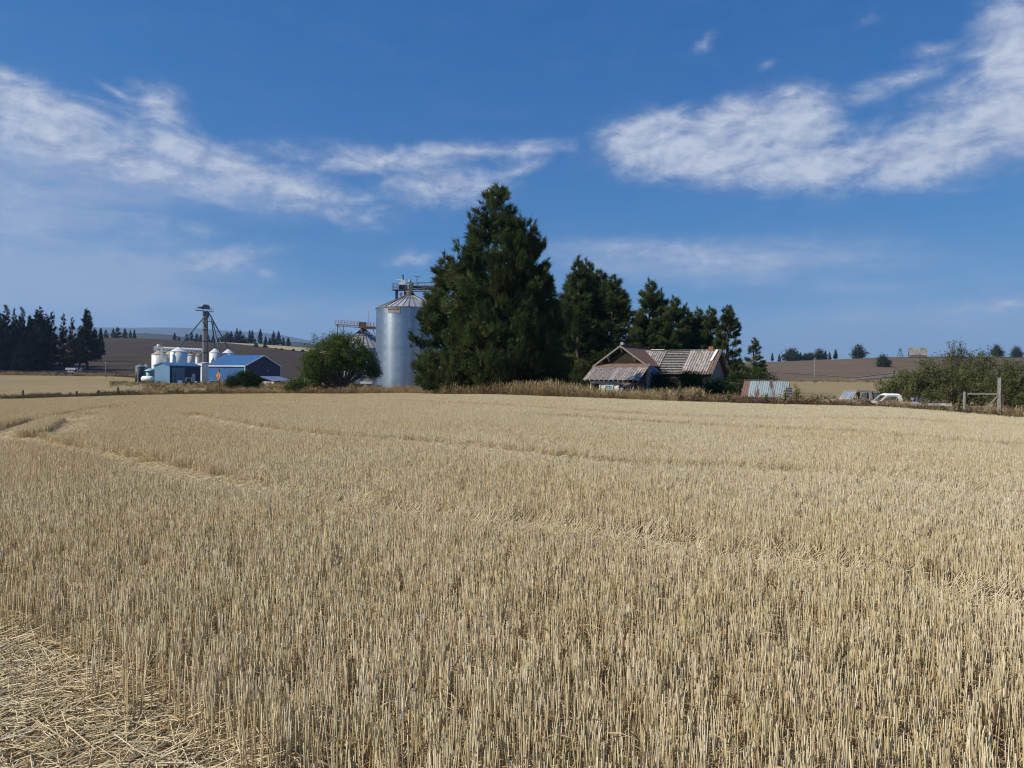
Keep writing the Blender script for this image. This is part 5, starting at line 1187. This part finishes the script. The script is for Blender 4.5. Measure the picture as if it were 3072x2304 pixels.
# gable roof of the front wing: separate sheets on each slope, ridge along y
EZ = ZE - .05
NR = 9
for k in range(NR):
    y0, y1 = -.25 + k * 7.6 / NR, -.25 + (k + 1) * 7.6 / NR - .015
    rs = ribsheet((HWd + .25, y0, EZ - .17), (HWd + .25, y1, EZ - .17), (0, y1, ZR), (0, y0, ZR), MT['corrbrown'], 'roof_sheet', house, n=3, amp=.025, cols=4)
    ribsheet((-HWd - .25, y1, EZ - .17), (-HWd - .25, y0, EZ - .17), (0, y0, ZR), (0, y1, ZR), MT['corr'], 'roof_sheet', house, n=3, amp=.025, cols=4)
for sx in (-1, 1):
    MB().beam((0, -.3, ZR - .08), (sx * (HWd + .28), -.3, EZ - .26), .06, .17).build('barge_board', MT['wood'], house)
    MB().beam((sx * 1.55, -.28, ZR - 1.25), (sx * 1.55, .25, ZR - 1.75), .10).beam((sx * 1.55, -.25, ZR - 1.2), (sx * 1.55, .25, ZR - 1.2), .10).build('eave_bracket', MT['whiteold'], house)
MB().beam((0, -.28, ZR - .25), (0, .25, ZR - .75), .10).build('eave_bracket', MT['whiteold'], house)
MB().beam((0, -.25, ZR + .03), (0, 7.3, ZR + .03), .22, .06).build('ridge_cap', MT['corrbrown'], house)
# porch roof in front, sheets sloping to the viewer
PD = 2.75; ptop = EZ + .02
NP = 11; x0p, x1p = -HWd - .2, HWd + .35
MB().slab((x0p, -.42, ptop - .30), (x1p, -.42, ptop - .30), (x1p, .2, ptop + .07), (x0p, .2, ptop + .07), .04).build('porch_top_flashing', MT['corrbrown'], house)
for k in range(NP):
    xa, xb = x0p + (x1p - x0p) * k / NP, x0p + (x1p - x0p) * (k + 1) / NP - .015
    ribsheet((xa, -PD, ZPE), (xb, -PD, ZPE), (xb, -.3, ptop - .28), (xa, -.3, ptop - .28), MT['corr'], 'porch_roof_sheet', house, n=2, amp=.065, cols=8)
for k in range(12):
    x = x0p + .25 + k * (x1p - x0p - .5) / 11; MB().beam((x, -PD + .02, ZPE - .09), (x, -.3, ptop - .42), .08, .12).build('rafter', MT['whiteold'], house)
PW = -PD + .55
MB().beam((x0p + .6, PW, ZPE - .28), (x1p - 1.6, PW, ZPE - .28), .14, .26).build('porch_beam', MT['white'], house)
MB().box((-.25, PW + .1, (ZPE - .4) / 2), (2.2, .12, ZPE - .4)).build('porch_wall', MT['white'], house)
wnd = MB().box((-.35, PW + .02, ZPE - 1.05), (.85, .06, .75)).build('window', MT['window'], house)
wf = MB()
for x in (-.8, .1): wf.box((x, PW - .03, ZPE - 1.05), (.08, .06, .9))
for z in (-.62, -1.05, -1.47): wf.box((-.35, PW - .03, ZPE + z), (.82, .05, .06))
wf.build('frame', MT['white'], wnd)
MB().box((1.05, PW + .05, ZPE - 1.0), (.5, .08, 1.2)).build('door_panel', MT['window'], house)
for x in (x0p + .7, -1.45): MB().box((x, PW, (ZPE - .4) / 2), (.13, .13, ZPE - .4)).build('porch_post', MT['white'], house)
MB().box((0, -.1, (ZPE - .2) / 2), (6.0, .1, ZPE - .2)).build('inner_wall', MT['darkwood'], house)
for x in (-2.95, 2.95): MB().add([(x, PW + .06, 0), (x, 0, 0), (x, 0, ptop - .5), (x, PW + .06, ZPE - .1)], [(0, 1, 2, 3)]).build('porch_side', MT['darkwood'], house)  # dark wood colour here paints in the shade on the porch sides
# small entry roof
MB().slab((1.35, PW - 1.5, ZPE - .75), (3.1, PW - 1.5, ZPE - .75), (3.1, PW - .15, ZPE - .22), (1.35, PW - .15, ZPE - .22), .05).build('entry_roof', MT['corrbrown'], house)
MB().box((2.3, PW - 1.3, .45), (1.5, .1, .9)).build('entry_wall', MT['whiteold'], house); MB().beam((1.0, PW - 1.35, ZPE - .95), (3.0, PW - 1.35, ZPE - .95), .06).build('entry_rail', MT['white'], house)
for x in (1.5, 3.05): MB().box((x, PW - 1.4, (ZPE - .8) / 2), (.08, .08, ZPE - .8)).build('entry_post', MT['white'], house)
# rear wing, ridge along x
YR, ZW = 5.1, hz(1052, 87.5); XW0, XW1 = -3.4, 9.3; DWg = 3.2; ZWE = ZW - 2.6
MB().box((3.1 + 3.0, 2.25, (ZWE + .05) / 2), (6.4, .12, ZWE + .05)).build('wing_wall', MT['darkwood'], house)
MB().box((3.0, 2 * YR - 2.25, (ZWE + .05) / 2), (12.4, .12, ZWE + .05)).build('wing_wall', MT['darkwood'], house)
for x in (8.9,): MB().add([(x, 2.3, 0), (x, 7.9, 0), (x, 7.9, ZWE), (x, YR, ZW - .25), (x, 2.3, ZWE), (x - .12, 2.3, 0), (x - .12, 7.9, 0), (x - .12, 7.9, ZWE), (x - .12, YR, ZW - .25), (x - .12, 2.3, ZWE)], [(0, 1, 2, 3, 4), (9, 8, 7, 6, 5), (0, 4, 9, 5), (1, 6, 7, 2), (2, 7, 8, 3), (3, 8, 9, 4)]).build('end_gable', MT['wood'], house)
MB().box((8.94, 5.4, .8), (.06, 1.0, 1.6)).build('doorway', MT['darkin'], house)
yE = YR - DWg
def wp(x, q): return (x, yE + (YR - yE) * q, ZWE + (ZW - ZWE) * q)          # point on the wing's near slope
MB().slab((XW0, yE + .1, ZWE - .10), (XW1 - .1, yE + .1, ZWE - .10), (XW1 - .1, YR, ZW - .16), (XW0, YR, ZW - .16), .04).build('roof_underlay', MT['darkin'], house)
for k in range(14):
    q = .02 + k * .072; p, r_ = Vector(wp(.4, q)), Vector(wp(XW1 - .15, q)); j = random.uniform(-.02, .02)
    MB().beam(p + Vector((0, 0, -.03 + j)), r_ + Vector((0, 0, -.03 - j)), .11, .09).build('lath', MT['lath'], house)
def wingsheets(xa, xb, n, q0=0.0, mat='corr', q1=1.0):
    for k in range(n):
        a, b = xa + (xb - xa) * k / n, xa + (xb - xa) * (k + 1) / n - .012
        up = Vector((0, 0, .03))
        ribsheet(Vector(wp(a, q0)) + up, Vector(wp(b, q0)) + up, Vector(wp(b, q1)) + up, Vector(wp(a, q1)) + up, MT[mat], 'roof_sheet', house, n=2, amp=.065, cols=8)
wingsheets(.5, 1.75, 2); wingsheets(2.2, 3.3, 2); wingsheets(6.0, 8.9, 5); wingsheets(8.9, 9.45, 1, mat='corrbrown'); wingsheets(1.75, 2.2, 1, .62)
wingsheets(6.0, 8.9, 5, -.03, 'corrbrown', .10)
for k in range(12):
    a, b = XW0 + (XW1 - XW0) * k / 12, XW0 + (XW1 - XW0) * (k + 1) / 12 - .012
    ribsheet((b, 2 * YR - yE, ZWE), (a, 2 * YR - yE, ZWE), (a, YR, ZW + .02), (b, YR, ZW + .02), MT['corrbrown'], 'roof_sheet', house, n=3, amp=.03, cols=4)
MB().beam((.6, YR, ZW + .07), (9.45, YR, ZW + .07), .2, .05).build('ridge_cap', MT['corr'], house)
MB().beam((1.4, YR - .1, ZW + .16), (3.0, YR - .1, ZW + .14), .14, .05).build('loose_board', MT['white'], house)
for q_ in ((yE, ZWE), (2 * YR - yE, ZWE)): MB().beam((XW1 + .20, q_[0], q_[1] - .06), (XW1 + .20, YR, ZW - .06), .06, .14).build('barge_board', MT['wood'], house)
MB().box((8.35, YR + .05, ZW + .12), (.5, .5, .6)).build('chimney', MT['brick'], house)
bd = MB().beam(Vector(wp(9.05, .95)) + Vector((0, 0, .18)), Vector(wp(8.85, .5)) + Vector((0, 0, .14)), .26, .04).build('fallen_board', MT['white'], house)
MB().box((-2.2, 5.0, ZR - .5), (.34, .34, 2.2)).build('flue', MT['concrete'], house)
MB().tube([(-3.0, 5.5, ZR - 2.4), (-3.0, 5.5, ZR - .05)], .05, 6).build('vent_pipe', MT['greym'], house)
MB().slab((3.1, -.35, EZ - .1), (4.0, .5, EZ - 1.35), (4.25, 1.5, EZ - 1.1), (3.15, 1.0, EZ - .05), .03).build('bent_sheet', MT['bluegrey'], house)
MB().beam((3.2, -.2, EZ - .3), (4.25, .35, EZ - 1.75), .12, .05).build('hanging_board', MT['whiteold'], house)

# ------------------------------------------------------------------ collapsed tin shed
sg = G(2232, 59.5); o = thing('tin_shed', 'low collapsed shed with a pale teal tin roof streaked with rust', 'shed', sg, R(-12))
zt_ = P(2232, 1141, 59.5).z - sg.z; Lx = 3.35
NS = 7
for k in range(NS):
    xa, xb = Lx * k / NS, Lx * (k + 1) / NS - .01; sk = -.28
    ribsheet((xa + sk - .1, -1.5, zt_ - 1.25), (xb + sk - .1, -1.5, zt_ - 1.25), (xb, 0, zt_), (xa, 0, zt_), MT['corrbrown'] if k in (0,) else MT['corrteal'], 'roof_sheet', o, n=3, amp=.02, cols=4)
    ribsheet((xb, 1.5, zt_ - 1.1), (xa, 1.5, zt_ - 1.1), (xa, 0, zt_ - .01), (xb, 0, zt_ - .01), MT['corr'], 'roof_sheet', o, n=3, amp=.02, cols=4)
MB().beam((0, 0, zt_ + .03), (Lx, 0, zt_ + .03), .16, .05).build('ridge_cap', MT['corr'], o)
ew = MB().add([(Lx + .1, -1.2, 0), (Lx + .1, 1.3, 0), (Lx + .1, 1.3, zt_ - 1.0), (Lx, .05, zt_ - .1), (Lx - .1, -1.2, zt_ - 1.1)], [(0, 1, 2, 3, 4)]).build('end_wall', MT['darkwood'], o)
for k in range(6): MB().beam((Lx - .42, -1.35 + .0 * k, zt_ - 1.12 + k * .115), (Lx + .02, -1.25, zt_ - 1.10 + k * .115), .05, .045).build('slat', MT['whiteold'], o)
MB().box((Lx - .2, -1.2, zt_ - .85), (.46, .04, .7)).build('opening', MT['darkin'], o)
MB().box((Lx / 2, 1.35, (zt_ - 1.1) / 2), (Lx, .1, zt_ - 1.1)).build('rear_wall', MT['darkwood'], o)
MB().box((Lx / 2 - .3, -1.25, (zt_ - 1.2) / 2), (Lx - .2, .1, max(.2, zt_ - 1.2))).build('front_wall', MT['darkwood'], o)

# ------------------------------------------------------------------ wrecked pickups
def wheel(o, x, y, r=.36):
    w = MB().tube([(x, y - .1, r), (x, y + .1, r)], r, 18).build('wheel', MT['black'], o); MB().tube([(x, y - .12, r), (x, y + .12, r)], r * .55, 12).build('rim', MT['greym'], w)
def pickup(name, label, pos, rz, paint, roofm, zc, cab, bed, hood, slant, roofth=.12):
    """cab = (x front of windscreen base, x roof front, x roof rear, x cab back); zc = (belt height, roof height)."""
    o = thing(name, label, 'pickup', pos, rz); zb, zr = zc; w = .85
    xa, xf, xr, xb = cab
    for sy in (-1, 1):
        s = MB()
        y0, y1 = (sy * w - .05, sy * w + .05)
        def post(p, q, wd):
            p, q = Vector(p), Vector(q); d = Vector((wd / 2, 0, 0)); e = Vector((0, .05, 0)); s.hexa([p - d - e, p + d - e, p + d + e, p - d + e, q - d - e, q + d - e, q + d + e, q - d + e])
        post((xa, sy * w, zb), (xf, sy * w * .92, zr - .03), .09); post((xb - .12, sy * w, zb), (xr - .10, sy * w * .92, zr - .03), .22)
        s.build('window_post', MT[paint], o)
        d = MB(); d.extr([(xa - .15, .42), (xb, .42), (xb, zb), (xa, zb)], y0, y1); d.build('door', MT[paint], o)
        MB().beam((xf, sy * w * .92, zr - .05), (xr, sy * w * .92, zr - .05), .1, .1).build('roof_rail', MT[paint], o)
    rm = MB(); rm.add([(xf - .05, -w * .92, zr - .04), (xr + .04, -w * .92, zr - .04), (xr + .04, w * .92, zr - .04), (xf - .05, w * .92, zr - .04), (xf + .1, -w * .75, zr + roofth * .6), (xr - .1, -w * .75, zr + roofth * .6), (xr - .1, w * .75, zr + roofth * .6), (xf + .1, w * .75, zr + roofth * .6)],
                      [(0, 3, 2, 1), (4, 5, 6, 7), (0, 1, 5, 4), (1, 2, 6, 5), (2, 3, 7, 6), (3, 0, 4, 7)]); rm.build('roof', MT[roofm], o)
    MB().box((xb - .06, 0, (zb + .42) / 2), (.06, 2 * w, zb - .42)).build('cab_back', MT[paint], o)
    MB().beam((xa - .02, -w, zb), (xa - .02, w, zb), .2, .1).build('cowl', MT[paint], o)
    hx = hood
    hd = MB(); hd.add([(hx, -w, .5), (xa - .1, -w, .5), (xa - .1, w, .5), (hx, w, .5), (hx + .05, -w * .9, zb - .12), (xa - .1, -w * .9, zb), (xa - .1, w * .9, zb), (hx + .05, w * .9, zb - .12)], [(0, 3, 2, 1), (4, 5, 6, 7), (0, 1, 5, 4), (1, 2, 6, 5), (2, 3, 7, 6), (3, 0, 4, 7)]); hd.build('hood', MT[paint], o)
    MB().box((hx - .06, 0, .55), (.14, 1.7, .2)).build('bumper', MT['greym'], o)
    b0, b1, bz = bed
    for sy in (-1, 1): MB().box(((b0 + b1) / 2, sy * (w + .03), (bz + .45) / 2), (b1 - b0, .09, bz - .45)).build('bed_side', MT[paint], o)
    MB().box((b1 - .04, 0, (bz + .45) / 2), (.08, 1.6, bz - .5)).build('tailgate', MT[paint], o); MB().box(((b0 + b1) / 2, 0, .5), (b1 - b0, 1.65, .08)).build('bed_floor', MT['rust'], o)
    for x in (hx + .7, b1 - .8):
        for y in (-.78, .78): wheel(o, x, y)
    MB().box((xa + .75, .0, zb - .28), (.5, 1.4, .45)).build('seat', MT['darkin'], o)
    return o
def g0(u, Y): return G(u, Y)
p1 = G(2570, 53.2); zb1 = P(2570, 1196, 53.2).z - p1.z; zr1 = P(2570, 1172, 53.2).z - p1.z
k_ = F / 53.2
o = pickup('wrecked_pickup', 'derelict tan pickup with a rusted roof and open windows', p1, R(3), 'tanpaint', 'rustroof', (zb1, zr1), (-.72, -.40, .62, .70), (.8, 2.6, zb1 - .12), -2.1, .3)
MB().slab((-.78, -.74, zb1), (-.78, .74, zb1), (-.42, .68, zr1 - .06), (-.42, -.68, zr1 - .06), .02).build('windscreen', MT['glassd'], o)
MB().extr([(.32, zb1 + .02), (.52, zb1 + .02), (.52, zr1 - .12), (.32, zr1 - .12)], -.84, -.81).build('window_shade', MT['darkin'], o)
MB().beam((.66, -.8, zr1 - .02), (.82, -.78, zb1 - .1), .1, .14).build('cab_corner', MT['rustroof'], o)
p2 = G(2668, 49.6); zb2 = P(2668, 1206, 49.6).z - p2.z; zr2 = P(2668, 1184, 49.6).z - p2.z
pickup('wrecked_pickup', 'white pickup shell with an empty window sunk in the weeds', p2, R(-12), 'whiteold', 'white', (zb2, zr2), (-.78, -.32, .50, .60), (.92, 3.4, P(2770, 1208, 49.6).z - p2.z), -2.2, .4)
p3 = G(2612, 58); o = thing('wrecked_car', 'dark rounded car body behind the tan pickup', 'car', p3, R(2)); zc_ = P(2612, 1178, 58).z - p3.z
arc = [(-.42, .8), (-.40, zc_ - .25), (-.30, zc_ - .08), (0, zc_), (.28, zc_ - .05), (.38, zc_ - .2), (.42, .8)]
MB().extr(arc, -.7, .7).build('cabin', MT['darktank'], o); MB().extr([(x * .8, .85 + (z - .85) * .88) for x, z in arc], -.72, -.705).build('window', MT['glassd'], o)
MB().extr([(-2.0, .35), (2.0, .35), (2.0, .85), (-2.0, .8)], -.75, .75).build('body', MT['rustroof'], o)
for x in (-1.3, 1.3):
    for y in (-.7, .7): wheel(o, x, y, .33)
g = G(2756, 51.5); o = thing('engine_block', 'grey scrap engine lying behind the white pickup bed', 'engine', g, .2); ez = P(2756, 1194, 51.5).z - g.z
MB().box((0, 0, ez / 2), (.6, .4, ez)).box((-.1, 0, ez - .05), (.75, .3, .12)).tube([(.4, -.2, ez - .12), (.4, .2, ez - .12)], .13, 10).build('block', MT['greym'], o, False)
MB().lathe([(.12, ez - .02), (.12, ez + .05)], 12, (-.1, 0, 0)).build('air_cleaner', MT['darktank'], o)

# ------------------------------------------------------------------ barn and windmill on the far hill
g = G(2752, 655); bs = 655 / F; o = thing('old_barn', 'weathered barn with a patchy grey roof on the far hilltop', 'barn', g, R(-18))
bw, bd_ = 13.0, 7.5; be = P(2752, 1066, 655).z - g.z; br_ = P(2752, 1043, 655).z - g.z; be = max(be, 2.0)
nb_ = 12
for k in range(nb_): MB().box((-bw / 2 + bw * (k + .5) / nb_, -bd_ / 2, be / 2), (bw / nb_ - .02, .15, be)).build('board', MT['barnwall'], o)
MB().box((0, bd_ / 2, be / 2), (bw, .15, be)).build('rear_wall', MT['barnwall'], o)
for x in (-bw / 2 + .1, bw / 2 - .1): MB().add([(x, -bd_ / 2 + .1, 0), (x, bd_ / 2 - .1, 0), (x, bd_ / 2 - .1, be), (x, 0, br_ - .2), (x, -bd_ / 2 + .1, be)], [(0, 1, 2, 3, 4)]).build('end_wall', MT['barnwall'], o)
for k in range(8):
    for j in range(3):
        xa, xb = -bw / 2 - .4 + (bw + .8) * k / 8, -bw / 2 - .4 + (bw + .8) * (k + 1) / 8 - .04
        q0, q1 = j / 3, (j + 1) / 3 - .01
        f_ = lambda x, q: (x, -(bd_ / 2 + .4) * (1 - q), be - .3 + (br_ - be + .3) * q + .06 * (3 - j))
        MB().slab(f_(xa, q0), f_(xb, q0), f_(xb, q1), f_(xa, q1), .08).build('roof_panel', MT['barnroof'], o)
MB().slab((bw / 2 + .4, bd_ / 2 + .4, be - .2), (-bw / 2 - .4, bd_ / 2 + .4, be - .2), (-bw / 2 - .4, 0, br_), (bw / 2 + .4, 0, br_), .1).build('rear_roof', MT['barnroof'], o)
g = G(2699, 655); o = thing('windmill_tower', 'skeletal windmill tower on the far hilltop beside the barn', 'windmill', g, .3); hz_ = P(2699, 1048, 655).z - g.z
tw = MB()
for sx in (-1, 1):
    for sy in (-1, 1): tw.beam((sx * 2.0, sy * 2.0, 0), (sx * .35, sy * .35, hz_ - .6), .28)
for z in (.28, .52, .75):
    w_ = 2.0 - 1.65 * z
    for s_ in (-1, 1): tw.beam((-w_, s_ * w_, hz_ * z), (w_, s_ * w_, hz_ * z), .18); tw.beam((s_ * w_, -w_, hz_ * z), (s_ * w_, w_, hz_ * z), .18)
tw.beam((-2, -2, 0), (1.5, -1.5, hz_ * .28), .16); tw.beam((1.5, -1.5, hz_ * .28), (-1.1, -1.1, hz_ * .52), .16); tw.build('tower', MT['darktank'], o)
wh = MB()
for k in range(8): a = k * math.pi / 4; wh.beam((0, -.6, hz_), (1.5 * math.cos(a), -.6, hz_ + 1.5 * math.sin(a)), .26, .06)
wh.build('fan_wheel', MT['darktank'], o); MB().box((0, 1.2, hz_), (.1, 2.0, .7)).build('tail_vane', MT['darktank'], o)

# ------------------------------------------------------------------ haze
HZ = MB().box((0, 5900, 246), (44000, 12300, 608))
ho = HZ.build('haze', None)
hm_ = bpy.data.materials.new('haze'); hm_.use_nodes = True; t = hm_.node_tree; t.nodes.clear()
ou = N(t, 'ShaderNodeOutputMaterial'); pv = N(t, 'ShaderNodeVolumePrincipled')
pv.inputs['Color'].default_value = (.42, .64, 1.0, 1); pv.inputs['Density'].default_value = 7.5e-5; pv.inputs['Anisotropy'].default_value = .1
t.links.new(pv.outputs[0], ou.inputs['Volume']); ho.data.materials.append(hm_)
tag(ho, 'thin pale blue air haze over the distant land', 'haze', kind='stuff')
